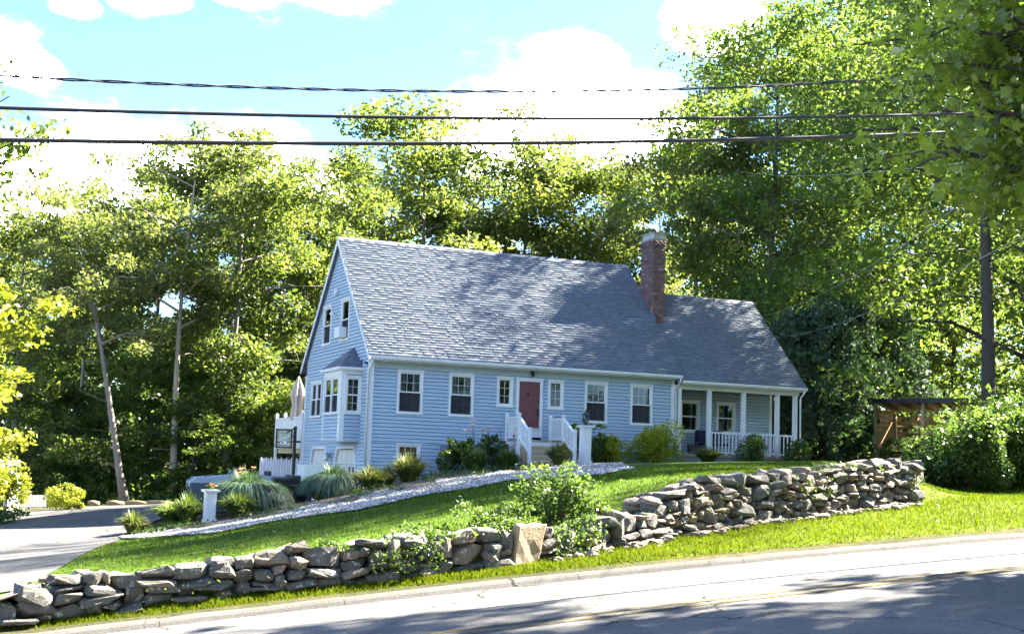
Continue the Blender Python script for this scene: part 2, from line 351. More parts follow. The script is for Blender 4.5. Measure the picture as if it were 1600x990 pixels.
def asphalt(name, dark, light, crack=True, sp=140):
    m, t, b = newmat(name)
    n1 = noise(t, .35, 5, .6, vscale=(1, 1, 1)); n2 = noise(t, 3.5, 6, .7); n3 = noise(t, sp, 2, .8)
    f = mth(t, 'ADD', mth(t, 'MULTIPLY', n1, .4), mth(t, 'ADD', mth(t, 'MULTIPLY', n2, .28), mth(t, 'MULTIPLY', n3, .5)), )
    f = mth(t, 'MULTIPLY', f, .85)
    col = ramp(t, f, [(.36, dark), (.64, light)])
    spk = N(t, 'ShaderNodeMapRange'); spk.inputs[1].default_value = .56; spk.inputs[2].default_value = .72; t.links.new(noise(t, sp*1.7, 2, .8), spk.inputs[0])
    col = mixc_(t, mth(t, 'MULTIPLY', spk.outputs[0], .55), col, tuple(min(1, x*2.1) for x in light))
    if crack:
        c = N(t, 'ShaderNodeTexCoord'); nn = N(t, 'ShaderNodeTexNoise'); nn.inputs['Scale'].default_value = .9; nn.inputs['Detail'].default_value = 8
        t.links.new(c.outputs['Object'], nn.inputs['Vector'])
        vm = N(t, 'ShaderNodeVectorMath', operation='MULTIPLY_ADD'); t.links.new(nn.outputs['Color'], vm.inputs[0]); vm.inputs[1].default_value = (1.6, 1.6, 0); t.links.new(c.outputs['Object'], vm.inputs[2])
        vo = N(t, 'ShaderNodeTexVoronoi', feature='DISTANCE_TO_EDGE'); vo.inputs['Scale'].default_value = .26; t.links.new(vm.outputs[0], vo.inputs['Vector'])
        msk = noise(t, .22, 2)
        w = mth(t, 'MULTIPLY', mth(t, 'SUBTRACT', msk, .42, True), .04)
        ck = mth(t, 'LESS_THAN', vo.outputs['Distance'], w)
        col = mixc_(t, mth(t, 'MULTIPLY', ck, .8), col, tuple(x*.25 for x in dark))
    t.links.new(col, b.inputs['Base Color']); b.inputs['Roughness'].default_value = .9; b.inputs['Specular IOR Level'].default_value = .03; bump(t, b, n3, .6, .008)
    return m, t, b, col
asphalt('road_asphalt', (.062, .060, .057), (.160, .154, .146), True, 40)
asphalt('driveway_asphalt', (.054, .053, .052), (.125, .122, .120), True, 50)
asphalt('kerb_asphalt', (.05, .047, .042), (.115, .11, .10), True, 40)
m, t, b, col = asphalt('lane_paint', (.035, .034, .032), (.09, .088, .084), False)
n = noise(t, 8, 8, .8); wr = N(t, 'ShaderNodeMapRange'); wr.inputs[1].default_value = .40; wr.inputs[2].default_value = .60; t.links.new(n, wr.inputs[0])
t.links.new(mixc_(t, mth(t, 'MULTIPLY', wr.outputs[0], .8), col, (.20, .145, .045)), b.inputs['Base Color'])

# ------------------------------------------------------------------ object helpers
def link(o, parent=None):
    COL.objects.link(o)
    if parent is not None: o.parent = parent
    return o
def tag(o, label=None, cat=None, group=None, kind=None):
    if label: o['label'] = label
    if cat: o['category'] = cat
    if group: o['group'] = group
    if kind: o['kind'] = kind
    return o
def empty(name, loc, rz=0., label=None, cat=None, group=None):
    o = bpy.data.objects.new(name, None); o.location = Vector(loc); o.rotation_euler = (0, 0, rz); o.empty_display_size = .2
    link(o); return tag(o, label, cat, group)
def copy_tree(o, parent=None):
    c = o.copy(); link(c, parent)
    for ch in list(o.children): copy_tree(ch, c)
    return c
class MB:
    def __init__(s): s.v = []; s.f = []; s.tone = None
    def quadstrip(s): pass
    def box(s, x0, x1, y0, y1, z0, z1):
        b = len(s.v)
        s.v += [(x0,y0,z0),(x1,y0,z0),(x1,y1,z0),(x0,y1,z0),(x0,y0,z1),(x1,y0,z1),(x1,y1,z1),(x0,y1,z1)]
        s.f += [tuple(b+i for i in q) for q in ((0,3,2,1),(4,5,6,7),(0,1,5,4),(1,2,6,5),(2,3,7,6),(3,0,4,7))]; return s
    def hexa(s, pts):
        b = len(s.v); s.v += [tuple(p) for p in pts]
        s.f += [tuple(b+i for i in q) for q in ((0,3,2,1),(4,5,6,7),(0,1,5,4),(1,2,6,5),(2,3,7,6),(3,0,4,7))]; return s
    def beam(s, a, b_, w, h, up=(0, 0, 1)):
        a = Vector(a); b_ = Vector(b_); d = (b_-a).normalized(); x = d.cross(Vector(up)).normalized()*(w/2); y = x.cross(d).normalized()*(h/2)
        return s.hexa([a-x-y, a+x-y, a+x+y, a-x+y, b_-x-y, b_+x-y, b_+x+y, b_-x+y])
    def prism(s, poly, axis, a0, a1):
        """polygon extruded along axis ('x','y','z'); poly in the two other axes, in order"""
        def P(q, a): return {'x': (a, q[0], q[1]), 'y': (q[0], a, q[1]), 'z': (q[0], q[1], a)}[axis]
        b = len(s.v); n = len(poly)
        s.v += [P(q, a0) for q in poly]+[P(q, a1) for q in poly]
        s.f += [tuple(b+i for i in range(n)), tuple(b+n+i for i in reversed(range(n)))]
        s.f += [(b+i, b+n+i, b+n+(i+1) % n, b+(i+1) % n) for i in range(n)]; return s
    def tube(s, path, rad, n=6, cap=True):
        path = [Vector(p) for p in path]; b = len(s.v)
        if not hasattr(rad, '__len__'): rad = [rad]*len(path)
        up = Vector((.13, .21, .97))
        for i, p in enumerate(path):
            d = (path[min(i+1, len(path)-1)]-path[max(i-1, 0)]).normalized()
            x = d.cross(up)
            if x.length < 1e-3: x = d.cross(Vector((1, 0, 0)))
            x.normalize(); y = d.cross(x)
            for k in range(n):
                an = 2*math.pi*k/n; s.v.append(tuple(p+(x*math.cos(an)+y*math.sin(an))*rad[i]))
        for i in range(len(path)-1):
            for k in range(n): s.f.append((b+i*n+k, b+i*n+(k+1) % n, b+(i+1)*n+(k+1) % n, b+(i+1)*n+k))
        if cap: s.f.append(tuple(b+k for k in reversed(range(n)))); s.f.append(tuple(b+(len(path)-1)*n+k for k in range(n)))
        return s
    def lathe(s, prof, n=12, c=(0, 0, 0)):
        b = len(s.v)
        for r, z in prof:
            for k in range(n):
                an = 2*math.pi*k/n; s.v.append((c[0]+r*math.cos(an), c[1]+r*math.sin(an), c[2]+z))
        for i in range(len(prof)-1):
            for k in range(n): s.f.append((b+i*n+k, b+i*n+(k+1) % n, b+(i+1)*n+(k+1) % n, b+(i+1)*n+k))
        s.f.append(tuple(b+k for k in reversed(range(n)))); s.f.append(tuple(b+(len(prof)-1)*n+k for k in range(n))); return s
    def mesh(s, name, mat, smooth=False, bevel=0):
        me = bpy.data.meshes.new(name); me.from_pydata(s.v, [], s.f); me.materials.append(MATS[mat])
        bm = bmesh.new(); bm.from_mesh(me); bmesh.ops.recalc_face_normals(bm, faces=bm.faces)
        if bevel: bmesh.ops.bevel(bm, geom=bm.edges[:], offset=bevel, segments=1, affect='EDGES', clamp_overlap=True)
        bm.to_mesh(me); bm.free()
        if smooth: me.polygons.foreach_set('use_smooth', [True]*len(me.polygons))
        me.update(); return me
    def build(s, name, mat, parent=None, smooth=False, bevel=0, loc=None):
        o = bpy.data.objects.new(name, s.mesh(name, mat, smooth, bevel))
        if loc is not None: o.location = loc
        return link(o, parent)
def npmesh(name, V, F, mat, tone=None, smooth=False):
    """V (n,3); F (m,k) equal sided faces; tone per face"""
    V = np.asarray(V, np.float32); F = np.asarray(F, np.int32)
    me = bpy.data.meshes.new(name); me.vertices.add(len(V)); me.vertices.foreach_set('co', V.ravel())
    m, k = F.shape; me.loops.add(m*k); me.loops.foreach_set('vertex_index', F.ravel())
    me.polygons.add(m); me.polygons.foreach_set('loop_start', np.arange(0, m*k, k, dtype=np.int32))
    try: me.polygons.foreach_set('loop_total', np.full(m, k, np.int32))
    except Exception: pass
    if smooth: me.polygons.foreach_set('use_smooth', np.ones(m, bool))
    me.update(calc_edges=True)
    if tone is not None:
        a = me.attributes.new('tone', 'FLOAT', 'FACE'); a.data.foreach_set('value', np.asarray(tone, np.float32))
    me.materials.append(MATS[mat]); return me
def npobj(name, me, parent=None, loc=None):
    o = bpy.data.objects.new(name, me)
    if loc is not None: o.location = loc
    return link(o, parent)

# ------------------------------------------------------------------ leaves
def unit(v): return v/np.maximum(np.linalg.norm(v, axis=-1, keepdims=True), 1e-6)
LEAF_DIAMOND = np.array([(-.5, 0, 0), (0, -.32, .05), (.5, 0, -.04), (0, .32, .05)])
LEAF_MAPLE = np.array([(-.5, 0, 0), (-.42, -.30, -.02), (-.12, -.26, .03), (.0, -.55, -.06), (.16, -.20, .03), (.55, 0, -.08), (.16, .20, .03), (.0, .55, -.06), (-.12, .26, .03), (-.42, .30, -.02)])
def leaves(C, size, r, up=.55, shape=LEAF_DIAMOND, droop=0., out=None):
    """leaf polygons at centres C, returns V, F"""
    n = len(C); nor = unit(r.normal(size=(n, 3))+np.array([0, 0, up*2.0])+(0 if out is None else out))
    a = unit(np.cross(nor, r.normal(size=(n, 3)))); a[:, 2] -= droop; a = unit(a); b = np.cross(nor, a)
    sz = size*np.exp(r.normal(-.06, .32, n))
    k = len(shape); L = shape[None]*sz[:, None, None]
    V = C[:, None]+L[:, :, :1]*a[:, None]+L[:, :, 1:2]*b[:, None]+L[:, :, 2:]*nor[:, None]
    return V.reshape(-1, 3), np.arange(n*k).reshape(n, k)
def clump(c, rad, n, r, flat=.6):
    d = unit(r.normal(size=(n, 3))); q = r.uniform(0, 1, n)**.45
    return np.asarray(c)+d*q[:, None]*np.array([rad, rad, rad*flat])*r.uniform(.8, 1.2, 3)

def make_tree(seed, h=20., cr_=4.5, base=.35, nlimb=13, nleaf=18000, lsize=.30, leaf='leaf_wood', barkm='bark_grey', lean=(0, 0), tr=.26, flat=.6, clr=1.15, shape='round', low=0., sub=4, name='crown'):
    r = np.random.default_rng(seed)
    mb = MB()
    def axis(z):
        f = z/h; return np.array([lean[0]*f+.25*math.sin(seed+f*5)*f, lean[1]*f+.25*math.cos(seed*1.7+f*4)*f, z])
    zs = np.linspace(-.3, h*.93, 9); mb.tube([axis(z) for z in zs], [max(.03, tr*(1-.9*(max(z, 0)/h)**.8))*(1.35 if z < 0 else 1) for z in zs], 8)
    cl = []
    for i in range(nlimb):
        f = base+(1-base)*(i+.5)/nlimb*.97; z = f*h
        g = (f-base)/(1-base)
        if shape == 'round': rr = cr_*math.sin(math.pi*min(.97, .22+.60*g))**.7
        elif shape == 'cone': rr = cr_*(1.05-g)
        else: rr = cr_*(.55+.55*g)*(1 if g < .8 else .75)
        an = i*2.4+r.uniform(-.5, .5); rr *= r.uniform(.65, 1.2)
        a0 = axis(z*.97); rise = r.uniform(.1, .45)*rr*(1 if shape != 'cone' else -.3)
        tip = a0+np.array([math.cos(an)*rr, math.sin(an)*rr, rise]); tip[2] = min(tip[2], h*.96)
        mid = (a0+tip)/2+r.normal(0, .15, 3)*rr*.3+np.array([0, 0, .12*rr])
        lr = max(.025, tr*.42*(1-.6*g)); mb.tube([a0, mid, tip], [lr, lr*.6, lr*.22], 5, False)
        for k in range(sub):
            q = .35+.65*(k+r.uniform(.2, 1))/sub
            p = (1-q)**2*a0+2*q*(1-q)*mid+q*q*tip
            e = p+r.normal(0, 1, 3)*np.array([.9, .9, .5])*clr
            mb.tube([p, (p+e)/2+r.normal(0, .1, 3), e], [lr*.3, lr*.2, .012], 4, False)
            cl.append((e, clr*r.uniform(.65, 1.25)))
    for i in range(7):
        f = r.uniform(.12, max(.16, base)); an = r.uniform(0, 6.28); q = cr_*r.uniform(.15, .45); a0 = axis(f*h); e = a0+np.array([math.cos(an)*q, math.sin(an)*q, q*r.uniform(-.2, .5)])
        mb.tube([a0, (a0+e)/2+r.normal(0, .12, 3), e], [.035, .022, .008], 4, False)
    cl.append((axis(h*.96), clr*.9)); cl.append((axis(h*.9), clr*1.1))
    if low:
        for i in range(int(low)):
            an = r.uniform(0, 6.28); q = cr_*r.uniform(.2, 1.)
            cl.append((axis(h*r.uniform(.03, base))+np.array([math.cos(an)*q, math.sin(an)*q, 0]), clr*r.uniform(.6, 1.1)))
    wts = np.array([c[1]**2 for c in cl]); cnt = np.maximum(8, (nleaf*wts/wts.sum()).astype(int))
    pts = []; tn = []
    for (c, rad), n in zip(cl, cnt):
        pts.append(clump(c, rad, n, r, flat)); tn.append(np.clip(r.normal(r.uniform(.3, .7), .17, n), 0, 1))
    C = np.concatenate(pts); V, F = leaves(C, lsize, r, .45, droop=.25)
    return npmesh(name, V, F, leaf, np.concatenate(tn)), mb.mesh('trunk', barkm, True)

# ------------------------------------------------------------------ ground, road, lawn
def gridobj(name, ss, ps, hf, mat, dz=0., kind='structure'):
    S, P = np.meshgrid(ss, ps, indexing='ij'); Z = hf(S, P)+dz
    V = S[..., None]*DV+P[..., None]*NV; V[..., 2] += Z
    a, b = S.shape; idx = np.arange(a*b).reshape(a, b)
    F = np.stack([idx[:-1, :-1], idx[1:, :-1], idx[1:, 1:], idx[:-1, 1:]], -1).reshape(-1, 4)
    o = npobj(name, npmesh(name, V.reshape(-1, 3), F, mat, smooth=True)); return tag(o, kind=kind)
def grow(a, b, d0, k): # spacing that grows
    out = [a]; d = d0*(1 if b > a else -1)
    while abs(out[-1]-a) < abs(b-a): out.append(out[-1]+d); d *= k
    return out[1:]
ss = np.array(sorted(grow(-8, -420, .8, 1.18)+list(np.arange(-8, 40, .45))+grow(39.6, 420, .8, 1.18)))
ps = np.array(sorted(grow(8.4, -300, .8, 1.22)+[8.45, 8.95, 9.0, 12, 15.55, 15.6, 15.95]+list(np.arange(16.2, 23, .16))+list(np.arange(23.2, 62, .7))+grow(62, 420, 1., 1.18)))
def Tg(S, P):
    Z = T(S, P); return Z-np.where((P > 8.9) & (P < 15.62), .35, 0.)-.03
gridobj('ground', ss, ps, Tg, 'forest_floor')
def loft(name, A, B, nu, nv, mat, dz, hf=T):
    A = np.asarray(A)[:, :2]; B = np.asarray(B)[:, :2]
    def res(L, n):
        d = np.concatenate([[0], np.cumsum(np.linalg.norm(np.diff(L, axis=0), axis=1))]); q = np.linspace(0, d[-1], n)
        return np.stack([np.interp(q, d, L[:, 0]), np.interp(q, d, L[:, 1])], 1)
    a, b = res(A, nu), res(B, nu); t_ = np.linspace(0, 1, nv)[None, :, None]
    Q = a[:, None]*(1-t_)+b[:, None]*t_
    V = Q[..., :1]*DV+Q[..., 1:2]*NV; V[..., 2] += hf(Q[..., 0], Q[..., 1])+dz
    idx = np.arange(nu*nv).reshape(nu, nv)
    F = np.stack([idx[:-1, :-1], idx[1:, :-1], idx[1:, 1:], idx[:-1, 1:]], -1).reshape(-1, 4)
    return tag(npobj(name, npmesh(name, V.reshape(-1, 3), F, mat, smooth=True)), kind='structure'), Q
def Troad(S, P): return hk(S)-.13+.09*(1-((P-12.3)/3.6)**2)
rs = np.array(sorted(grow(-10, -150, 1, 1.15)+list(np.arange(-10, 45, .6))+grow(44.5, 150, 1, 1.15)))
gridobj('road', rs, np.array([8.85, 9.5, 10.3, 11.2, 12.3, 13.4, 14.3, 15.1, 15.78]), Troad, 'road_asphalt')
for dp in (-.13, .11): gridobj('lane_line', rs, np.array([12.3+dp-.05, 12.3+dp+.05]), Troad, 'lane_paint', .005)
kroot = tag(MB().prism([(15.5, -.4), (15.74, -.4), (15.74, -.36), (15.5, -.36)], 'x', 0, .01).build('kerb', 'kerb_asphalt'), kind='structure')
kroot.location = Vector(W(0, 0, 0)); kroot.rotation_euler = (0, 0, YAW)
kroot.location.z = hk(0.)
a = -9.
rk = np.random.default_rng(3)
while a < 44:
    ln = float(rk.uniform(1.6, 3.4)); mb = MB(); prof = [(15.68, -.24), (15.70, -.125), (15.75, -.075), (15.80, -.052), (15.95, -.044), (16.03, -.06), (16.03, -.24)]
    n = 5; base_i = 0
    for i in range(n+1):
        s = a+.004+(ln-.008)*i/n; j = rk.normal(0, .004)
        mb.v += [(s, q[0]+j, q[1]+hk(s)-hk(0.)+j) for q in prof]
    m_ = len(prof)
    for i in range(n):
        for k in range(m_): mb.f.append((i*m_+k, i*m_+(k+1) % m_, (i+1)*m_+(k+1) % m_, (i+1)*m_+k))
    mb.f += [tuple(range(m_)), tuple(n*m_+k for k in reversed(range(m_)))]
    mb.build('kerb_segment', 'kerb_asphalt', kroot); a += ln

# verge between kerb and wall
vs = np.arange(-9, 44, .4)
loft('grass_verge', [(s, 15.96) for s in vs], [(s, float(pw(s))+.3+4.6*float(sst(SW1+.2, SW1+1.6, s))) for s in vs], 180, 30, 'verge_turf', -.004, lambda S, P: T(S, P)-.075*(1-sst(15.96, 16.3, P)))
# driveway, lawn and gravel bed outlines come from where they stand in the picture
drv_r = [hit(x, y)[:2] for x, y in [(48, 918), (75, 900), (110, 880), (150, 858), (190, 841), (215, 826), (250, 812), (300, 803)]]
drv_r = [(drv_r[0][0]-1.5, 17.0)]+drv_r+[hw(-1, -1.3, 0)[:2]]
drv_l = [(-13.5, 15.7), (-14., 24.), (-14, 34.), hit(-160, 812)[:2], hit(0, 806)[:2], hit(70, 797)[:2], hit(170, 791)[:2], hit(300, 788)[:2], hw(-.1, 8.0, 0)[:2]]
loft('driveway', [(-4.0, 15.7)]+drv_r, drv_l, 60, 26, 'driveway_asphalt', .035)
ge = [hit(x, y)[:2] for x, y in [(186, 842), (260, 840), (330, 836), (430, 816), (500, 806), (560, 799), (620, 785), (660, 776), (740, 764), (800, 751), (880, 748), (940, 744), (992, 734)]]
gb = [hit(x, y)[:2] for x, y in [(195, 838), (250, 826), (300, 812)]]+[hw(-1.3, -1.5, 0)[:2], hw(-.1, -.6, 0)[:2], hw(1, -.25, 0)[:2], hw(3, -.2, 0)[:2], hw(6, -.2, 0)[:2], hw(8.5, -.5, 0)[:2], hw(9.2, -1.2, 0)[:2]]
def resamp(L, n):
    L = np.asarray(L)[:, :2]; d = np.concatenate([[0], np.cumsum(np.linalg.norm(np.diff(L, axis=0), axis=1))]); q = np.linspace(0, d[-1], n); return np.stack([np.interp(q, d, L[:, 0]), np.interp(q, d, L[:, 1])], 1)
_ga, _gb = resamp(ge, 60), resamp(gb, 60); _w = (.58+.10*np.sin(np.arange(60)*.9)+.06*np.sin(np.arange(60)*2.3))[:, None]; _w[48:] = np.maximum(_w[48:], np.linspace(.7, 1, 12)[:, None]); gm = _ga*(1-_w)+_gb*_w
_, GQ = loft('gravel_bed', ge, gm, 120, 14, 'gravel_base', .045)
_, GS = loft('planting_bed', gm, gb, 120, 10, 'soil', .03)
lw = np.linspace(SW0+.4, SW1+.2, 60)
loft('lawn', [(s, float(pw(s))+.32) for s in lw], [(hit(150, 850)[0], hit(150, 850)[1]), hit(200, 835)[:2], hw(-1.3, -1.8, 0)[:2], hw(3, -.8, 0)[:2], hw(9, -.3, 0)[:2], hw(13, -.3, 0)[:2], hw(19, .2, 0)[:2]], 90, 40, 'lawn_turf_shaded', .012)
# pale stones bed by the porch
loft('gravel_bed', [hw(14.6, -.75, 0)[:2], hw(18.6, -.7, 0)[:2]], [hw(14.6, -.1, 0)[:2], hw(18.6, -.1, 0)[:2]], 12, 4, 'gravel_base', .04)
# pebbles
r = np.random.default_rng(11); n = 15000
iu = r.uniform(0, GQ.shape[0]-1.001, n); iv = r.uniform(0, GQ.shape[1]-1.001, n)
a0, b0 = iu.astype(int), iv.astype(int); fu, fv = (iu-a0)[:, None], (iv-b0)[:, None]
q = GQ[a0, b0]*(1-fu)*(1-fv)+GQ[a0+1, b0]*fu*(1-fv)+GQ[a0, b0+1]*(1-fu)*fv+GQ[a0+1, b0+1]*fu*fv
C = q[:, :1]*DV+q[:, 1:]*NV; C[:, 2] = T(q[:, 0], q[:, 1])+.055
oct_ = np.array([(1, 0, 0), (0, 1, 0), (-1, 0, 0), (0, -1, 0), (0, 0, .7), (0, 0, -.7)]); of = np.array([(0,1,4),(1,2,4),(2,3,4),(3,0,4),(1,0,5),(2,1,5),(3,2,5),(0,3,5)])
sz = r.uniform(.022, .05, (n, 1, 1))*r.uniform(.7, 1.3, (n, 1, 3)); V = C[:, None]+oct_[None]*sz+r.normal(0, .006, (n, 6, 3))
F = (np.arange(n)[:, None, None]*6+of[None]).reshape(-1, 3)
tag(npobj('gravel', npmesh('gravel', V.reshape(-1, 3), F, 'pebble', np.repeat(np.clip(r.normal(.55, .25, n), 0, 1), 8))), 'white and grey pebbles covering the planting bed before the house', 'gravel', kind='stuff')
# grass blades
def grass(name, S, P, hgt, wid, r, label, dz=.01, mat='turf_blade'):
    n = len(S); C = S[:, None]*DV+P[:, None]*NV; C[:, 2] = T(S, P)+dz-.01-.07*(1-sst(15.96, 16.3, P))
    an = r.uniform(0, 6.28, n); d = np.stack([np.cos(an), np.sin(an), np.zeros(n)], 1); h = hgt*r.uniform(.5, 1.3, n)
    tip = C+np.stack([r.normal(0, .4, n)*h, r.normal(0, .4, n)*h, h], 1)
    V = np.stack([C-d*wid, C+d*wid, tip], 1).reshape(-1, 3)
    tag(npobj(name, npmesh(name, V, np.arange(3*n).reshape(n, 3), mat, np.clip(r.normal(.5, .22, n), 0, 1))), label, 'grass', kind='stuff')
r = np.random.default_rng(12); n = 70000; S = r.uniform(-3, 31, n); P = 16.02+(pw(S)+.1-16.02)*r.uniform(0, 1, n)
grass('grass', S, P, .055, .008, r, 'sunlit short grass on the verge between kerb and stone wall')
n = 90000; S = r.uniform(0, 28, n); P = pw(S)+.4+r.uniform(0, 1, n)**1.8*20
inl = P < 46-.0*S; S, P = S[inl], P[inl]
dl = np.array([q for q in drv_r]); side = np.interp(P, dl[1:, 1], dl[1:, 0]); keep = S > side+.1
gq = np.array(ge); keep &= P < np.interp(S, gq[:, 0], gq[:, 1])-.1
grass('grass', S[keep], P[keep], .045, .010, r, 'mown green grass on the lawn behind the stone wall', .03, 'lawn_blade_shaded')

n = 45000; S = r.uniform(14.2, 31, n); P = r.uniform(18.6, 24.5, n)
grass('grass', S, P, .05, .009, r, 'sunlit grass past the wall end below the overgrown bushes', .02)

n = 900; S = r.uniform(-2, 28, n); P = r.uniform(16.3, 40, n); kk = (S > np.interp(P, dl[1:, 1], dl[1:, 0])-.4) & (P < np.interp(S, gq[:, 0], gq[:, 1])) & (np.abs(P-pw(S)-.1) > .3); S, P = S[kk], P[kk]; C = S[:, None]*DV+P[:, None]*NV; C[:, 2] = T(S, P)+.05
V, F = leaves(C, .07, r, 1.5); tag(npobj('fallen_leaves', npmesh('fallen_leaves', V, F, 'dry_twig_leaf', r.random(len(C)))), 'few dry brown leaves scattered over lawn and verge', 'fallen leaves', kind='stuff')
# ------------------------------------------------------------------ stone wall
def stone_mesh(seed, flat):
    r = np.random.default_rng(seed); bm = bmesh.new()
    d = unit(r.normal(size=(26, 3))); ex = .55 if flat else .72
    p = np.sign(d)*np.abs(d)**ex; p = p/np.maximum(np.abs(p).max(1, keepdims=True), 1e-6)*(.82+.18*r.random((26, 1))) if flat else p/np.abs(p).max(0)
    p = p*.5*r.uniform(.9, 1.08, (26, 3))
    vs_ = [bm.verts.new(Vector(q)) for q in p]
    o = bmesh.ops.convex_hull(bm, input=vs_)
    bmesh.ops.delete(bm, geom=[g for g in o['geom_interior'] if isinstance(g, bmesh.types.BMVert)], context='VERTS')
    if len(bm.faces) < 60:
        bmesh.ops.bevel(bm, geom=[e for e in bm.edges], offset=.028, segments=1, affect='EDGES', clamp_overlap=True) if False else None
    bmesh.ops.triangulate(bm, faces=bm.faces[:]); bmesh.ops.subdivide_edges(bm, edges=bm.edges[:], cuts=1, use_grid_fill=True, smooth=.08)
    from mathutils import noise as mn
    for v in bm.verts:
        q = v.co*2.6+Vector((seed*1.7, seed*.3, 0)); v.co = v.co*(1+.16*mn.noise(q)+.09*mn.noise(q*2.7))
    bmesh.ops.recalc_face_normals(bm, faces=bm.faces)
    me = bpy.data.meshes.new('stone'); bm.to_mesh(me); bm.free(); me.materials.append(MATS['field_stone'])
    return me
def rough_stone(me):
    from mathutils import noise as mn
    bm = bmesh.new(); bm.from_mesh(me); bmesh.ops.triangulate(bm, faces=bm.faces[:]); bmesh.ops.subdivide_edges(bm, edges=bm.edges[:], cuts=2, use_grid_fill=True)
    for v in bm.verts: v.co += Vector((mn.noise(v.co*3.1), mn.noise(v.co*3.7+Vector((5, 0, 0))), mn.noise(v.co*2.9+Vector((0, 7, 0)))))*.07
    bm.to_mesh(me); bm.free()
SROUND = [stone_mesh(100+i, False) for i in range(18)]; SFLAT = [stone_mesh(200+i, True) for i in range(14)]
wroot = empty('stone_wall', W(8, float(pw(8.)), T1(8., 16.8)), YAW, 'long dry stone wall of grey field stones climbing beside the road', 'stone wall')
wl = Vector(wroot.location); wmi = Matrix.Translation(wl) @ Matrix.Rotation(YAW, 4, 'Z'); wmi = wmi.inverted()
corner = (SW1+.15, float(pw(SW1)))
path = [(s, float(pw(s))) for s in np.arange(SW0, SW1, .1)]
path += [(corner[0]+.55*math.sin(k*.35), corner[1]+.55*(1-math.cos(k*.35))) for k in range(1, 5)]
path += [(path[-1][0]+.075*k, path[-1][1]+.08*k) for k in range(1, 75)]
path = np.array(path); plen = np.concatenate([[0], np.cumsum(np.linalg.norm(np.diff(path, axis=0), axis=1))])
def wp(a): return np.array([np.interp(a, plen, path[:, 0]), np.interp(a, plen, path[:, 1])])
LF = float(np.interp(SW1, path[:len(np.arange(SW0, SW1, .1)), 0], plen[:len(np.arange(SW0, SW1, .1))]))
LT = plen[-1]
def wbase(a):
    s, p = wp(a); 
    if a < LF: return float(hk(s)+STRIP*(p-KP))
    b0 = float(hk(SW1)+STRIP*(pw(SW1)-KP)); return b0+(a-LF)*.03
def wheight(a):
    s, p = wp(a)
    if a < LF: return max(.3, float(wtop(s))-wbase(a)-.02)
    h1 = float(wtop(SW1))-wbase(LF); return h1-.10-.02*(a-LF)
bw = .04; nb = int(LT/bw)+1; sky_ = np.zeros(nb); HT = np.array([wheight(i*bw) for i in range(nb)])+np.convolve(rng.normal(0, .12, nb+30), np.ones(16)/16, 'same')[:nb]*1.0
r = np.random.default_rng(21)
stones = []
slab_a = float(np.interp(onp(795, 860, 17.2)[0], path[:200, 0], plen[:200]))
i0, i1 = int((slab_a-.24)/bw), int((slab_a+.24)/bw)+1
sky_[i0:i1] = .56; stones.append((slab_a, .27, .50, .6, .16, 'slab'))
open_ = np.ones(nb, bool)
while True:
    cand = np.where((sky_ < HT-.04) & open_)[0]
    if not len(cand): break
    i = cand[np.argmin(sky_[cand]-HT[cand]*.0)]
    lv = sky_[i]; j = i
    while j > 0 and abs(sky_[j-1]-lv) < .025: j -= 1
    k = i
    while k < nb-1 and abs(sky_[k+1]-lv) < .025: k += 1
    gap = (k-j+1)*bw; a_c = (j+k)/2*bw; fr = a_c/LF
    if fr < .30: w, h = r.uniform(.14, .48), r.uniform(.06, .20)
    elif fr < .60:
        w, h = r.uniform(.18, .46), r.uniform(.06, .15)
        if r.random() < .25: w, h = r.uniform(.3, .5), r.uniform(.2, .32)
    else:
        w, h = r.uniform(.12, .31), r.uniform(.065, .145)
        if r.random() < .12: w, h = r.uniform(.26, .42), r.uniform(.16, .26)
    if lv > .55*HT[i] and r.random() < .3: h *= .7
    h = min(h, max(.07, HT[i]-lv+.07))
    w = min(w, max(gap, .1)) if gap < w*1.35 else w
    if gap-w < .12: w = gap
    w = max(w, .08); nbn = max(1, int(round(w/bw)))
    st = j if r.random() < .5 else k-nbn+1
    st = max(0, min(nb-nbn, st)); seg = slice(st, st+nbn); base_l = float(np.median(sky_[seg])); top = base_l+h
    stones.append(((st+nbn/2)*bw, base_l+h/2, nbn*bw, h, r.uniform(.28, .46), 'st'))
    sky_[seg] = np.maximum(sky_[seg], top)
    if len(stones) > 1200: break
# big capping stones and stones behind the top course
recs = []
for (a, hc, w, h, dep, k) in stones:
    s, p = wp(a); z = wbase(a)+hc
    t0, t1 = wp(max(0, a-.1)), wp(min(LT, a+.1)); ang = math.atan2(t1[1]-t0[1], t1[0]-t0[0])
    nx, ny = -math.sin(ang), math.cos(ang)
    slope = (wbase(min(LT, a+.3))-wbase(max(0, a-.3)))/.6
    off = dep*.5-.05+r.uniform(-.05, .05)+.08*hc
    recs.append((s+nx*off, p+ny*off, z, ang, w, h, dep, slope, k, a))
def stone_matrix(rec, sc=1.):
    s, p, z, ang, w, h, dep, slope, k, a = rec
    M = Matrix.Translation(Vector(W(s, p, z))) @ Matrix.Rotation(YAW+ang+r.normal(0, .12), 4, 'Z') @ Matrix.Rotation(-math.atan(slope)*.8+r.normal(0, .13), 4, 'Y') @ Matrix.Rotation(r.normal(0, .16), 4, 'X')
    fl = random.choice((0, math.pi)); M = M @ Matrix.Rotation(fl, 4, 'Z')
    return M @ Matrix.Diagonal((w*1.12*sc, dep*1.1*sc, h*1.16*sc, 1))
recs_sorted = sorted(recs, key=lambda q: -(q[4]*q[5])/((q[0]-0)**2*.16+q[1]**2+20))
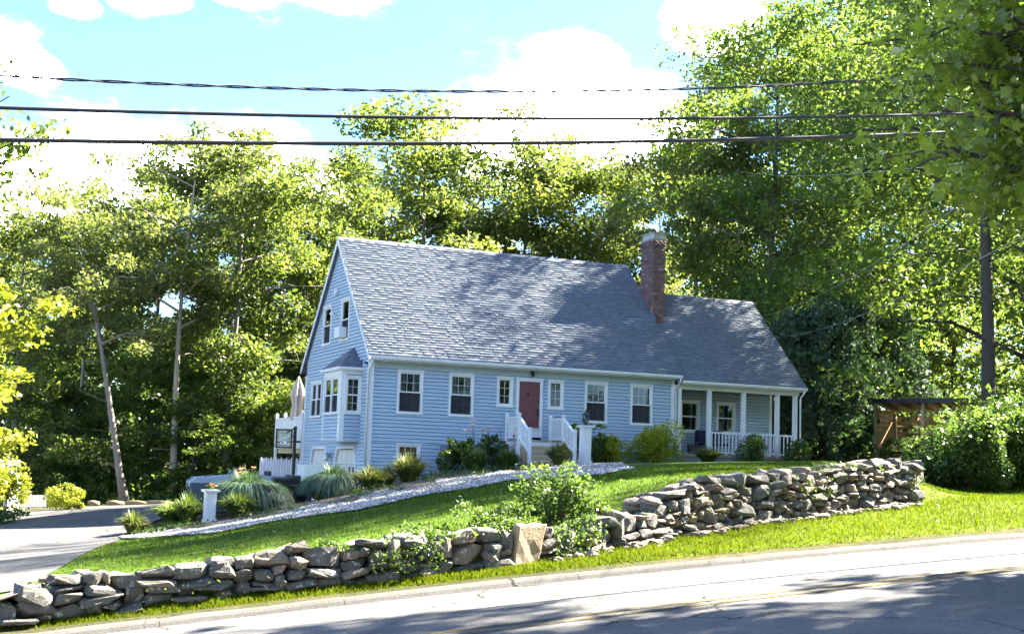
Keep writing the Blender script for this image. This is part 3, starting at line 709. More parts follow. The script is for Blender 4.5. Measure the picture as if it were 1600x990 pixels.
def join_stones(items, name):
    V = []; F = []; nb_ = 0
    for me, M in items:
        co = np.empty(len(me.vertices)*3, np.float32); me.vertices.foreach_get('co', co); co = co.reshape(-1, 3)
        Mn = np.array(M); V.append(co@Mn[:3, :3].T+Mn[:3, 3]); F += [tuple(nb_+i for i in pl.vertices) for pl in me.polygons]; nb_ += len(co)
    me = bpy.data.meshes.new(name); me.from_pydata(np.concatenate(V).tolist(), [], F); me.materials.append(MATS['field_stone']); return me
fill = []
for n_, rec in enumerate(recs_sorted):
    w, h = rec[4], rec[5]; me = random.choice(SFLAT if w/h > 2.0 or random.random() < .3 else SROUND)
    M = stone_matrix(rec)
    if n_ < 296 or rec[8] == 'slab':
        if rec[8] == 'slab':
            me = MB().hexa([(-.5, -.5, -.5), (.42, -.45, -.5), (.40, .5, -.5), (-.5, .5, -.5), (-.52, -.4, .38), (.56, -.42, .5), (.5, .5, .46), (-.46, .5, .40)]).mesh('stone', 'tan_stone', bevel=.05); rough_stone(me)
            M = Matrix.Translation(Vector(W(rec[0], rec[1]-.10, rec[2]+.0))) @ Matrix.Rotation(YAW+rec[3], 4, 'Z') @ Matrix.Rotation(.10, 4, 'X') @ Matrix.Rotation(.06, 4, 'Y') @ Matrix.Diagonal((.47, .17, .60, 1))
        o = bpy.data.objects.new('stone', me); link(o, wroot); o.matrix_local = wmi @ M
        if rec[8] == 'slab': o['label'] = 'broad tan slab standing upright in the wall'
    else: fill.append((me, M))
for rec in recs:      # second leaf of the wall
    rr_ = (rec[0]-math.sin(rec[3])*.33, rec[1]+math.cos(rec[3])*.33, rec[2]-.03)+rec[3:]
    fill.append((random.choice(SROUND), stone_matrix(rr_, 1.05)))
for _ in range(90):   # loose small stones at the foot
    a = r.uniform(LF*.5, LF*1.02); s, p = wp(a); w = r.uniform(.06, .2)
    fill.append((random.choice(SROUND), stone_matrix((s, p-r.uniform(.0, .3), wbase(a)+.02, 0, w, w*.5, w*.8, 0, 'st', a))))
rub = npobj('stone_rubble', join_stones([(m_, wmi @ M) for m_, M in fill], 'stone_rubble'), wroot); rub['kind'] = 'stuff'

# ------------------------------------------------------------------ house
house = empty('house', HO, YAW, 'blue grey clapboard house with steep dark shingled roof and porch', 'house')
L, WD = 12.2, 8.64; EH, RH, RV = 1.98, 6.78, 4.32; OV = .35
slope = (RH-EH)/(RV+OV)
EL_EH, EL_RH, EL_RV, EL_U = 1.80, 5.62, 3.6, 17.95; eslope = (EL_RH-EL_EH)/(EL_RV+OV)
def rh_main(v): return EH+slope*(v+OV) if v <= RV else RH-slope*(v-RV)
FLOOR = -3.45
# core masses (dark rooms inside)
MB().prism([(.62, FLOOR), (WD-.05, FLOOR), (WD-.05, 1.5), (RV, RH-.35), (.62, 2.6)], 'x', .62, L-.05).build('inner_wall', 'room_dark', house)
MB().box(0.03, L-.02, .03, .6, -3.4, -2.30).box(.03, .6, .61, WD-.03, -3.6, -3.30).build('foundation', 'foundation', house)
MB().box(2.69, L-.02, .005, .595, -2.29, -1.02).build('foundation_wall', 'foundation', house)
CLAP = .128
NCLAP = [0]
def courses(parent, h0, h1, ext, openings, place, join=False):
    """clapboard courses; ext(h) -> (x0,x1); openings (x0,x1,h0,h1); place(x, depth, z)"""
    h = h0; mbj = MB()
    while h < h1-.02:
        t_ = min(h+CLAP, h1); x0, x1 = ext(h+.02); xa, xb = ext(t_)
        segs = [(x0, x1, xa, xb)]; bits = []
        for (o0, o1, oh0, oh1) in openings:
            if oh1 > h+.015 and oh0 < t_-.015:
                ns = []
                for (p0, p1, pa, pb) in segs:
                    if o1 <= p0 or o0 >= p1: ns.append((p0, p1, pa, pb)); continue
                    if o0 > p0: ns.append((p0, o0, pa, o0))
                    if o1 < p1: ns.append((o1, p1, o1, pb))
                    q0, q1 = max(o0, p0, pa), min(o1, p1, pb)
                    if q1-q0 > .05:
                        if oh0 > h+.015: bits.append((q0, q1, h, oh0+.03))
                        elif oh1 < t_-.015: bits.append((q0, q1, oh1-.03, t_))
                segs = ns
        for (p0, p1, pa, pb) in segs:
            if p1-p0 < .03: continue
            mb = mbj if join else MB()
            pts = [place(p0, .03, h), place(p1, .03, h), place(p1, -.01, h), place(p0, -.01, h), place(pa, .0, t_-.014), place(pb, .0, t_-.014), place(pb, -.012, t_-.014), place(pa, -.012, t_-.014)]  # boards stop short: the open dark gap stands in for the lap shadow
            mb.hexa(pts)
            if not join: mb.build('clapboard', 'siding_paint', parent); NCLAP[0] += 1
        for (q0, q1, ha, hb) in bits:
            da, db = .03*(t_-ha)/(t_-h), .03*(t_-hb)/(t_-h)
            mbj.hexa([place(q0, da, ha), place(q1, da, ha), place(q1, -.01, ha), place(q0, -.01, ha), place(q0, db, hb-.014 if hb == t_ else hb), place(q1, db, hb-.014 if hb == t_ else hb), place(q1, -.012, hb-.014), place(q0, -.012, hb-.014)])
        h += CLAP
    if not join and mbj.v: o = mbj.build('clapboard_cuts', 'siding_paint', parent); o['kind'] = 'stuff'
    if join: o = mbj.build('clapboards', 'siding_paint', parent); o['kind'] = 'stuff'
# windows: canonical frame x right, y into the wall, z up
def window(parent, loc, rz, w, h, cols=3, rows=2, double=True, curtain=0, blind=0, depth=.5, mull=1, deep_sill=False):
    cs = .085; mb = MB()
    mb.box(0, cs, -.035, .06, 0, h).box(w-cs, w, -.035, .06, 0, h).box(cs, w-cs, -.035, .06, h-cs, h).box(cs, w-cs, -.035, .06, 0, cs)
    mb.box(-.02, w+.02, -.06, -.036, -.005, .05)
    mb.box(-.015, w+.015, -.055, -.036, h-.03, h+.012)
    for k in range(1, mull):
        xm = w*k/mull; mb.box(xm-.045, xm+.045, -.03, .055, cs+.001, h-cs-.001)
    win = mb.build('window', 'trim_white', parent, loc=loc); win.rotation_euler = (0, 0, rz)
    rb = MB(); 
    x0, x1, z0, z1 = .03, w-.03, .03, h-.03
    for bx in ((x0-.01, x0, .061, depth, z0, z1), (x1, x1+.01, .061, depth, z0, z1), (x0, x1, .061, depth, z0-.01, z0), (x0, x1, .061, depth, z1, z1+.01), (x0, x1, depth, depth+.01, z0, z1)): rb.box(*bx)
    rb.build('window_recess', 'room_dark', win)
    edges = [w*k/mull for k in range(mull+1)]
    for k in range(mull):
        a0 = edges[k]+(cs if k == 0 else .045); a1 = edges[k+1]-(cs if k == mull-1 else .045)
        zs_ = [(cs, h/2+.02, 'lower_sash', .028), (h/2-.02, h-cs, 'upper_sash', .008)] if double else [(cs, h-cs, 'sash', .01)]
        for z0_, z1_, nm, y in zs_:
            sm = MB(); f = .045
            sm.box(a0, a0+f, y, y+.03, z0_, z1_).box(a1-f, a1, y, y+.03, z0_, z1_).box(a0+f, a1-f, y, y+.03, z0_, z0_+f).box(a0+f, a1-f, y, y+.03, z1_-f, z1_)
            for c in range(1, cols): xm = a0+f+(a1-a0-2*f)*c/cols; sm.box(xm-.006, xm+.006, y+.006, y+.024, z0_+f, z1_-f)
            for c in range(1, rows): zm = z0_+f+(z1_-z0_-2*f)*c/rows; sm.box(a0+f, a1-f, y+.007, y+.023, zm-.006, zm+.006)
            sm.build(nm, 'trim_white', win)
            if nm == 'lower_sash' and curtain+blind > 0 or (nm == 'lower_sash' and rz): MB().box(a0+.01, a1-.01, y-.012, y-.010, z0_, z1_-.03).build('insect_screen', 'screen_mesh', win)
            MB().box(a0+f-.004, a1-f+.004, y+.013, y+.017, z0_+f-.004, z1_-f+.004).build('pane', 'window_glass', win)
        if blind: MB().box(a0+.03, a1-.03, .10, .11, h-cs-(h-2*cs)*blind, h-cs).build('blind', 'blind_cloth', win)
        if curtain:
            for sgn in (0, 1):
                mbc = MB(); nn = 9; zt, zb = h-cs, cs+(.02 if curtain > 1 else .02)
                for i in range(nn+1):
                    for z in (zt, (zt+zb)/2, zb):
                        q = i/nn; fw_ = (a1-a0)*(.34 if z == zt else (.26 if z < zt and z > zb else .20 if curtain == 1 else .3))
                        x = a0+.02+fw_*q if sgn == 0 else a1-.02-fw_*q
                        mbc.v.append((x, .13+.025*math.sin(i*2.4), z))
                for i in range(nn):
                    for j in range(2): mbc.f.append((i*3+j, (i+1)*3+j, (i+1)*3+j+1, i*3+j+1))
                mbc.build('curtain', 'curtain_cloth', win, True)
    return win
WW, HH = .964, 1.548
FW = [(1.016, 0, WW, HH), (2.957, 0, WW, HH), (8.377, 0, WW, HH), (10.31, 0, WW, HH)]
ops = [(x, x+w, z, z+h) for x, z, w, h in FW]+[(4.81, 5.46, .42, 1.53), (6.86, 7.51, .42, 1.53), (1.07, 1.97, -2.13, -1.03), (5.59, 6.65, -.75, 1.52)]
for (x, z, w, h), cu, bl in zip(FW, (1, 1, 0, 0), (0, 0, .5, .5)): window(house, (x, 0, z), 0, w, h, 3, 2, True, cu, bl)
window(house, (4.81, 0, .42), 0, .65, 1.11, 2, 3, False); window(house, (6.86, 0, .42), 0, .65, 1.11, 2, 3, False)
window(house, (1.07, 0, -2.13), 0, .90, 1.10, 3, 2, True)
fwall = MB().box(.14, L-.12, -.02, .02, 1.57, EH-.10).box(.14, 2.67, -.02, .02, -2.27, -2.2).box(2.69, L-.12, -.024, .02, -1.03, -.985).build('front_wall', 'frieze_blue', house)
courses(fwall, -.985, 1.57, lambda h: (.14, L-.12), ops, lambda x, d, z: (x, -d, z))
courses(fwall, -2.2, -.985, lambda h: (.14, 2.69), ops, lambda x, d, z: (x, -d, z), True)
MB().box(2.675, 2.70, -.028, .0, -2.27, -1.03).build('trim_board', 'frieze_blue', house)
# gable wall (faces -u)
gw_ops = [(4.9, 7.35, -3.45, -1.18), (1.15, 3.92, -3.45, -1.15), (5.25, 6.4, 2.75, 4.3), (2.8, 3.95, 2.75, 4.36), (6.15, 7.75, -.03, 1.40), (.9, 3.1, -1.03, 1.9)]
gwall = MB().prism([(.12, -3.42), (WD-.12, -3.42), (WD-.12, -3.36), (.12, -3.36)], 'x', -.02, .02).build('gable_wall', 'frieze_blue', house)
def gext(h):
    if h <= EH-.2: return (.12, WD-.12)
    d = (h-EH+.08)/slope-OV; return (max(.12, d), min(WD-.12, 2*RV-d))
courses(gwall, -3.36, RH-.25, gext, gw_ops, lambda x, d, z: (-d, x, z))
for (v0, v1, h0, h1, k) in ((5.25, 6.4, 2.75, 4.3, 0), (2.8, 3.95, 2.75, 4.36, 1)):
    window(house, (0, v1, h0), -math.pi/2, v1-v0, h1-h0, 1, 1, True)
window(house, (0, 7.75, -.03), -math.pi/2, 1.6, 1.43, 1, 1, True, mull=2)
# corner boards
MB().box(-.03, .14, -.03, 0.0, -2.3, 1.9).box(-.03, 0.0, 0.001, .12, -3.4, 1.9).build('corner_board', 'trim_white', house)
MB().box(L-.12, L+.03, -.03, 0.0, -1.03, 1.9).build('corner_board', 'trim_white', house)
MB().box(-.03, 0.0, WD-.12, WD+.03, -3.4, 1.7).build('corner_board', 'trim_white', house)
# garage doors with clipped corners
for v0, v1 in ((4.9, 7.35), (1.15, 3.92)):
    cl = .32; H0, H1 = FLOOR, -1.17; P = [(v0, H0), (v0, H1-.55), (v0+cl, H1), (v1-cl, H1), (v1, H1-.55), (v1, H0)]
    Q = [(v0+.1, H0), (v0+.1, H1-.58), (v0+cl+.05, H1-.1), (v1-cl-.05, H1-.1), (v1-.1, H1-.58), (v1-.1, H0)]
    mb = MB()
    for i in range(5):
        a, b2, c2, d2 = P[i], P[i+1], Q[i+1], Q[i]
        mb.hexa([(-.05, *a), (-.05, *b2), (.1, *b2), (.1, *a), (-.05, *d2), (-.05, *c2), (.1, *c2), (.1, *d2)])
    fr_ = mb.build('garage_frame', 'trim_white', house)
    for sgn in (0, 1):
        tri = [(v0, H1-.56), (v0, H1+.02), (v0+cl, H1+.02)] if sgn == 0 else [(v1-cl, H1+.02), (v1, H1+.02), (v1, H1-.56)]
        MB().prism(tri, 'x', -.015, .05).build('siding_patch', 'siding_paint', fr_)
    dm = MB(); zc = H0
    for k in range(4):
        dm.box(.06, .12, v0+.09, v1-.09, zc+.006, zc+.53); zc += .54
        if k == 2: continue
        for j in range(4):
            w = (v1-v0-.18)/4; dm.box(.048, .0595, v0+.09+w*j+.08, v0+.09+w*(j+1)-.08, zc-.45, zc-.1)
    gd = dm.build('garage_door', 'garage_door_paint', house)
    for j in range(4):
        w = (v1-v0-.18)/4; y0, y1 = v0+.09+w*j+.09, v0+.09+w*(j+1)-.09
        MB().box(.045, .058, y0, y1, H0+1.16, H0+1.54).build('pane', 'room_dark', gd)
        MB().box(.035, .0595, y0-.045, y0, H0+1.1, H0+1.6).box(.035, .0595, y1, y1+.045, H0+1.1, H0+1.6).box(.035, .0595, y0, y1, H0+1.54, H0+1.6).box(.035, .0595, y0, y1, H0+1.1, H0+1.16).build('pane_frame', 'trim_white', gd)
    MB().box(.02, .055, (v0+v1)/2-.12, (v0+v1)/2+.12, H1-.78, H1-.72).build('door_handle', 'metal_black', gd)
# box bay on the gable
BU, BV0, BV1, BB, BT = -.76, .9, 3.12, -1.03, 1.60
bay = MB().box(BU-.01, .0, BV0-.01, BV1+.01, 1.34, BT-.08).build('bay', 'trim_white', house); MB().box(BU+.02, .0, BV0+.02, BV1-.02, BB, BB+.04).build('bay_floor', 'trim_white', bay)
MB().box(BU+.6, .3, BV0+.55, BV1-.1, BB+.05, 1.3).build('bay_core', 'room_dark', bay)
MB().box(BU-.02, BU+.15, BV0-.02, BV0+.01, BB, 1.34).box(BU-.02, BU+.01, BV0+.011, BV0+.22, BB, 1.34).build('corner_board', 'trim_white', bay)
MB().box(BU-.02, BU+.01, BV1-.12, BV1+.02, BB, 1.34).build('corner_board', 'trim_white', bay)
courses(bay, BB+.03, 1.34, lambda h: (BU+.15, -.0), [(BU+.1, -.0, -.06, 1.35)], lambda x, d, z: (x, BV0-d, z), True)
courses(bay, BB+.03, 1.34, lambda h: (BV0+.22, BV1-.12), [(BV0+.2, BV1-.1, -.06, 1.35)], lambda x, d, z: (BU-d, x, z), True)
courses(bay, BB+.03, 1.34, lambda h: (BU, 0), [], lambda x, d, z: (x, BV1+d, z), True)
window(house, (BU+.13, BV0-.005, -.06), 0, .62, 1.36, 2, 2, True, depth=.4)
window(house, (BU-.005, BV1-.1, -.06), -math.pi/2, 1.9, 1.38, 1, 1, True, mull=2, depth=.4)
# bay roof (half hip)
o_ = .12; A = [(BU-o_, BV0-o_, BT), (BU-o_, BV1+o_, BT), (0, BV1+o_, BT), (0, BV0-o_, BT)]; AP = (0.0, 2.0, 2.42); 
mb = MB(); mb.v = [A[0], A[1], A[2], A[3], AP]; mb.f = [(0, 1, 4), (1, 2, 4), (3, 0, 4), (0, 3, 2, 1), (2, 3, 4)]
broof = mb.build('bay_roof', 'shingle', house)
MB().box(BU-o_-.02, 0, BV0-o_-.02, BV1+o_+.02, BT-.10, BT-.002).build('bay_fascia', 'trim_white', broof)

def _unused(): pass
def shingles(parent, e0, e1, t0, t1, seed, expo=.14, wid=.17, lift=.0):
    """tabs over the plane e0-e1 (eave) to t0-t1 (top)"""
    r = np.random.default_rng(seed); e0, e1, t0, t1 = map(np.array, (e0, e1, t0, t1))
    sl = np.linalg.norm((t0+t1)/2-(e0+e1)/2); nr = max(2, int(sl/expo)); V = []; tones = []
    nrm = np.cross(e1-e0, t0-e0); nrm = nrm/np.linalg.norm(nrm); nrm = nrm*np.sign(nrm[2])
    for i in range(nr):
        f0, f1 = i/nr, min(1., (i+1.15)/nr)
        a0, a1 = e0+(t0-e0)*f0, e1+(t1-e1)*f0; b0, b1 = e0+(t0-e0)*f1, e1+(t1-e1)*f1
        ln = np.linalg.norm(a1-a0)
        if ln < .05: continue
        x = -r.uniform(0, wid)
        while x < ln:
            w = wid*r.uniform(.7, 1.25); q0, q1 = max(0, x)/ln, min(ln, x+w)/ln; x += w
            if q1-q0 < 1e-3: continue
            th = r.choice([.006, .024])+r.uniform(0, .003)
            pa, pb = a0+(a1-a0)*q0, a0+(a1-a0)*q1; pc, pd = b0+(b1-b0)*q1, b0+(b1-b0)*q0
            V += [pa, pb, pb+nrm*th, pa+nrm*th, pc+nrm*.003, pd+nrm*.003]
            tones += [np.clip(r.normal(.58 if th > .015 else .34, .09), 0, 1)]*4  # thin tabs darker: shadow beside the thick tabs put into the tone
    n = len(V)//6; q = np.array([(0, 1, 2, 3), (3, 2, 4, 5), (0, 3, 5, 5), (1, 4, 2, 2)])
    b = (np.arange(n)*6)[:, None]
    F4 = np.concatenate([b+np.array([[0, 1, 2, 3]]), b+np.array([[3, 2, 4, 5]])], 1).reshape(-1, 4)
    me = npmesh('shingles', np.array(V), F4, 'shingle', np.repeat(np.array(tones).reshape(n, 4)[:, 0], 2))
    o = npobj('shingles', me, parent); o['kind'] = 'stuff'; return o
shingles(broof, A[0], A[3], AP, AP, 5, .14, .2); shingles(broof, A[1], A[0], AP, AP, 6, .14, .2)
# main roof
RX0, RX1 = -.15, L+.15; th = .16
prof = [(-OV, EH), (RV, RH), (2*RV+OV, EH), (2*RV+OV, EH-th), (RV, RH-th*1.35), (-OV, EH-th)]
roof = MB().prism(prof, 'x', RX0, RX1).build('roof', 'shingle', house)
shingles(roof, (RX0-.02, -OV-.03, EH), (RX1+.02, -OV-.03, EH), (RX0-.02, RV, RH+.01), (RX1+.02, RV, RH+.01), 31)
shingles(roof, (RX1+.02, 2*RV+OV+.03, EH), (RX0-.02, 2*RV+OV+.03, EH), (RX1+.02, RV, RH+.01), (RX0-.02, RV, RH+.01), 32, .3, .6)
MB().prism([(RV-.13, RH-.10), (RV, RH+.045), (RV+.13, RH-.10), (RV, RH+.0)], 'x', RX0-.02, RX1+.02).build('ridge_cap', 'shingle', roof)
for sx, nm in ((RX0-.03, 'rake_board'), (RX1+.003, 'rake_board')):
    mb = MB(); 
    for sg in (0, 1):
        pts = [(-OV, EH-.01), (RV, RH-.01), (RV, RH-.25), (-OV, EH-.20)] if sg == 0 else [(2*RV+OV, EH-.01), (2*RV+OV, EH-.20), (RV, RH-.25), (RV, RH-.01)]
        mb.prism(pts, 'x', sx, sx+.027)
    mb.build(nm, 'trim_white', house)
# soffit, fascia, gutter
def gutter(parent, x0, x1, v, h):
    MB().box(x0+.02, x1-.02, v+.02, .0, h-.19, h-.165).build('soffit', 'trim_white', parent)
    MB().box(x0+.002, x1-.002, v+.0, v+.018, h-.16, h-.02).build('fascia', 'trim_white', parent)
    g = MB().prism([(v-.002, h-.15), (v-.07, h-.15), (v-.11, h-.09), (v-.11, h-.02), (v-.10, h-.02), (v-.10, h-.085), (v-.065, h-.14), (v-.012, h-.14), (v-.012, h-.03), (v-.002, h-.03)], 'x', x0, x1).build('gutter', 'trim_white', parent)
    return g
gutter(house, RX0+.01, RX1-.01, -OV, EH)
# frieze shadow board and downspouts
def spout(pts, r=.035): MB().tube(pts, r, 8).build('downspout', 'trim_white', house, True)
spout([(-.06, -.42, EH-.15), (-.07, -.40, EH-.26), (-.075, -.16, EH-.42), (-.075, -.06, EH-.5), (-.075, -.06, -2.6)])
spout([(L+.06, -.42, EH-.15), (L+.06, -.40, EH-.26), (L+.07, -.16, EH-.42), (L+.07, -.08, EH-.5), (L+.07, -.08, -1.35)])
# door
MB().box(5.59, 5.70, -.04, .05, -.62, 1.52).box(6.54, 6.65, -.04, .05, -.62, 1.52).box(5.70, 6.54, -.04, .05, 1.40, 1.52).box(5.56, 6.68, -.06, -.041, 1.49, 1.54).box(5.59, 6.65, -.045, .05, -.63, -.30).build('door_frame', 'trim_white', house)
MB().box(5.70, 6.54, -.09, -.046, -.32, -.28).build('threshold', 'metal_grey', house)
door = MB().box(5.702, 6.538, .012, .05, -.296, 1.398).build('door', 'door_paint', house)
mb = MB()
for x0, x1 in ((5.702, 5.80), (6.44, 6.538)): mb.box(x0, x1, -.012, .011, -.296, 1.398)
for z0, z1 in ((-.296, -.16), (.36, .46), (1.0, 1.06), (1.30, 1.398)): mb.box(5.801, 6.439, -.012, .011, z0, z1)
mb.build('door_rail', 'door_paint', door)
for k in range(4): MB().box(5.801+.1595*k+.003, 5.801+.1595*(k+1)-.003, .0, .0105, -.155, 1.296).build('door_plank', 'door_paint', door)
MB().lathe([(.005, 0), (.05, .005), (.05, .02), (.02, .035)], 10).build('door_knocker', 'metal_black', door, True, loc=(6.08, -.005, .92)).rotation_euler = (R_(90), 0, 0)
MB().box(6.455, 6.50, -.035, -.0125, .16, .42).tube([(6.478, -.03, .2), (6.478, -.08, .24), (6.478, -.08, .34), (6.478, -.03, .38)], .012, 6).build('door_handle', 'metal_black', door)
MB().box(6.455, 6.50, -.03, -.0125, .66, .73).build('door_lock', 'metal_black', door)
lamp = MB().box(6.14, 6.22, -.06, -.02, 1.66, 1.80).tube([(6.18, -.06, 1.76), (6.18, -.13, 1.80), (6.18, -.15, 1.76)], .015, 6).lathe([(.02, .0), (.065, -.03), (.075, -.05), (.055, -.16), (.02, -.19)], 8, (6.18, -.15, 1.76)).build('wall_lamp', 'metal_black', house)
# bulletin: alarm horn, vent hood, camera and small lamps on the gable
MB().box(-.10, -.02, 4.45, 4.75, 4.62, 4.82).box(-.16, -.101, 4.4, 4.6, 4.60, 4.72).build('flood_lamp', 'trim_white', house)
MB().box(-.06, -.02, 4.6, 4.72, 3.78, 3.9).tube([(-.06, 4.66, 3.84), (-.2, 4.85, 3.9)], .035, 8).tube([(-.06, 4.66, 3.84), (-.2, 4.5, 3.9)], .035, 8).build('flood_lamp', 'trim_white', house)
MB().box(-.32, -.03, 3.05, 3.7, 2.86, 3.24).build('air_conditioner', 'trim_white', house)
MB().tube([(-.03, .3, 1.72), (-.14, .22, 1.75)], .04, 8).build('security_camera', 'metal_black', house)
MB().box(-.10, -.02, 4.30, 4.46, -1.62, -1.40).lathe([(.03, 0), (.09, -.06), (.08, -.26), (.03, -.32)], 8, (-.2, 4.38, -1.40)).build('wall_lamp', 'metal_grey', house)
# chimney
CU0, CU1, CV0, CV1, CH = 12.36, 12.93, 2.12, 3.14, 7.62
chim = MB().box(CU0+.012, CU1-.012, CV0+.012, CV1-.012, 1.5, CH).build('chimney', 'brick_mortar', house)
r = np.random.default_rng(77); V = []; tones = []; z = 3.9; row = 0
def bbox(x0, x1, y0, y1, z0, z1): return [(x0,y0,z0),(x1,y0,z0),(x1,y1,z0),(x0,y1,z0),(x0,y0,z1),(x1,y0,z1),(x1,y1,z1),(x0,y1,z1)]
while z < CH-.07:
    out = .035 if z > CH-.24 else 0.
    for face in range(4):
        L_ = (CU1-CU0) if face in (0, 2) else (CV1-CV0); x = -.1 if row % 2 else 0.
        while x < L_-.01:
            a, b_ = max(0, x)+.004, min(L_, x+.2)-.004; x += .2
            if b_-a < .02: continue
            j = r.uniform(-.003, .004)+out
            if face == 0: V += bbox(CU0+a, CU0+b_, CV0-j, CV0+.05, z, z+.058)
            elif face == 2: V += bbox(CU0+a, CU0+b_, CV1-.05, CV1+j, z, z+.058)
            elif face == 1: V += bbox(CU0-j, CU0+.05, CV0+a, CV0+b_, z, z+.058)
            else: V += bbox(CU1-.05, CU1+j, CV0+a, CV0+b_, z, z+.058)
            tones.append(np.clip(r.normal(.45, .22), 0, 1))
    z += .067; row += 1
nbk = len(tones); q6 = np.array(((0,3,2,1),(4,5,6,7),(0,1,5,4),(1,2,6,5),(2,3,7,6),(3,0,4,7)))
bo = npobj('bricks', npmesh('bricks', V, (np.arange(nbk)[:, None, None]*8+q6[None]).reshape(-1, 4), 'chimney_brick', np.repeat(tones, 6)), chim); bo['kind'] = 'stuff'
MB().box(CU0-.02, CU1+.02, CV0-.02, CV1+.02, CH, CH+.06).build('chimney_crown', 'brick_mortar', chim)
mb = MB(); 
for x in (CU0+.06, CU1-.06):
    for y in (CV0+.06, CV1-.06): mb.box(x-.02, x+.02, y-.02, y+.02, CH+.061, CH+.27)
mb.box(CU0+.05, CU1-.05, CV0+.05, CV0+.055, CH+.061, CH+.27).box(CU0+.05, CU0+.055, CV0+.06, CV1-.05, CH+.061, CH+.27).box(CU1-.055, CU1-.05, CV0+.06, CV1-.05, CH+.061, CH+.27)
mb.box(CU0, CU1, CV0, CV1, CH+.271, CH+.30).build('chimney_cap', 'metal_grey', chim)
# flashing against the main roof
mb = MB(); mb.prism([(CV0-.25, rh_main(CV0-.25)-.1), (CV0-.25, rh_main(CV0-.25)+.1), (CV1+.1, rh_main(CV1+.1)+.14), (CV1+.1, rh_main(CV1+.1)-.1)], 'x', RX1+.032, RX1+.04); mb.build('flashing', 'flashing', chim)
# ell with porch
EX0, EX1 = L, EL_U
prof = [(-OV, EL_EH), (EL_RV, EL_RH), (2*EL_RV+OV, EL_EH), (2*EL_RV+OV, EL_EH-th), (EL_RV, EL_RH-th*1.3), (-OV, EL_EH-th)]
eroof = MB().prism(prof, 'x', EX0-.05, EX1+.12).build('porch_roof', 'shingle', house)
shingles(eroof, (EX0+.0, -OV-.03, EL_EH), (EX1+.14, -OV-.03, EL_EH), (EX0+.0, EL_RV, EL_RH+.01), (EX1+.14, EL_RV, EL_RH+.01), 41)
MB().prism([(EL_RV-.13, EL_RH-.10), (EL_RV, EL_RH+.045), (EL_RV+.13, EL_RH-.10), (EL_RV, EL_RH)], 'x', EX0+.2, EX1+.14).build('ridge_cap', 'shingle', eroof)
MB().lathe([(.06, -.2), (.06, .25), (.09, .26), (.09, .3)], 8, (14.6, EL_RV+.4, EL_RH-.2)).build('vent_pipe', 'metal_grey', eroof)
MB().prism([(-OV, EL_EH-.01), (EL_RV, EL_RH-.01), (EL_RV, EL_RH-.22), (-OV, EL_EH-.18)], 'x', EX1+.122, EX1+.145).build('rake_board', 'trim_white', house)
gutter(house, EX0+.16, EX1+.13, -OV, EL_EH)
spout([(EX1+.02, -.42, EL_EH-.15), (EX1+.0, -.40, EL_EH-.24), (EX1-.02, -.2, EL_EH-.40), (EX1-.02, -.17, EL_EH-.5), (EX1-.02, -.17, -1.05), (EX1+.1, -.45, -1.15), (EX1+.55, -1.3, -1.28)])
MB().box(L+.001, EX1, -.06, .08, 1.47, 1.63).build('porch_beam', 'trim_white', house)
MB().box(L+.001, EX1, .081, 1.9, 1.58, 1.62).build('porch_ceiling', 'trim_white', house)
MB().box(L+.001, EX1+.02, -.15, 1.9, -1.10, -1.0).build('porch_floor', 'tread_wood', house)
MB().box(L+.03, EX1-.02, -.08, 1.88, -1.7, -1.101).build('porch_skirt', 'foundation', house)
PV = 1.9
MB().prism([(PV+.6, -1.7), (2*EL_RV, -1.7), (2*EL_RV, EL_EH-.4), (EL_RV, EL_RH-.4), (PV+.6, EL_RH-1.6)], 'x', L, EX1-.1).build('inner_wall', 'room_dark', house)
MB().prism([(PV+.03, -1.7), (2*EL_RV, -1.7), (2*EL_RV, EL_EH-.3), (EL_RV, EL_RH-.3), (PV+.03, EL_RH-1.9)], 'x', EX1-.09, EX1-.01).build('end_wall', 'siding_paint', house)
pwn = [(13.6, 14.5), (15.3, 16.2)]
bwall = MB().box(L+.01, EX1-.1, PV-.02, PV+.02, -1.0, -.93).build('porch_wall', 'frieze_blue', house)
courses(bwall, -.93, 1.57, lambda h: (L+.01, EX1-.1), [(a, b2, -.12, 1.18) for a, b2 in pwn], lambda x, d, z: (x, PV-d, z), True)
for a, b2 in pwn: window(house, (a, PV, -.12), 0, b2-a, 1.30, 1, 1, True)
courses(bwall, -.93, 1.57, lambda h: (.02, PV-.02), [], lambda x, d, z: (L+d, x, z), True)
MB().box(EX1-.1, EX1+.02, PV-.03, PV+.09, -1.0, 1.57).build('corner_board', 'trim_white', house)
def post(u, v=0.02, w=.15):
    MB().box(u-w/2, u+w/2, v-w/2, v+w/2, -1.0, 1.468).box(u-w/2-.02, u+w/2+.02, v-w/2-.02, v+w/2+.02, -.999, -.86).build('porch_post', 'trim_white', house)
PU = [12.45, 13.80, 15.37, 16.95, 17.80]
for u in PU: post(u)
def rail(u0, u1, v=.02):
    pr = MB().box(u0, u1, v-.03, v+.03, -.17, -.11).build('porch_railing', 'rail_white', house); MB().box(u0, u1, v-.025, v+.025, -.93, -.87).build('bottom_rail', 'rail_white', pr); MB().box((u0+u1)/2-.04, (u0+u1)/2+.04, v-.03, v+.03, -.999, -.931).build('rail_foot', 'rail_white', pr)
    n = max(2, int((u1-u0)/.15)); me = MB().box(-.018, .018, -.018, .018, -.869, -.171).mesh('baluster', 'rail_white')
    for i in range(n):
        o = bpy.data.objects.new('baluster', me); o.location = (u0+(u1-u0)*(i+.5)/n, v, 0); link(o, pr)
rail(PU[1]+.075, PU[2]-.075); rail(PU[2]+.075, PU[3]-.075); rail(PU[3]+.075, PU[4]-.075)

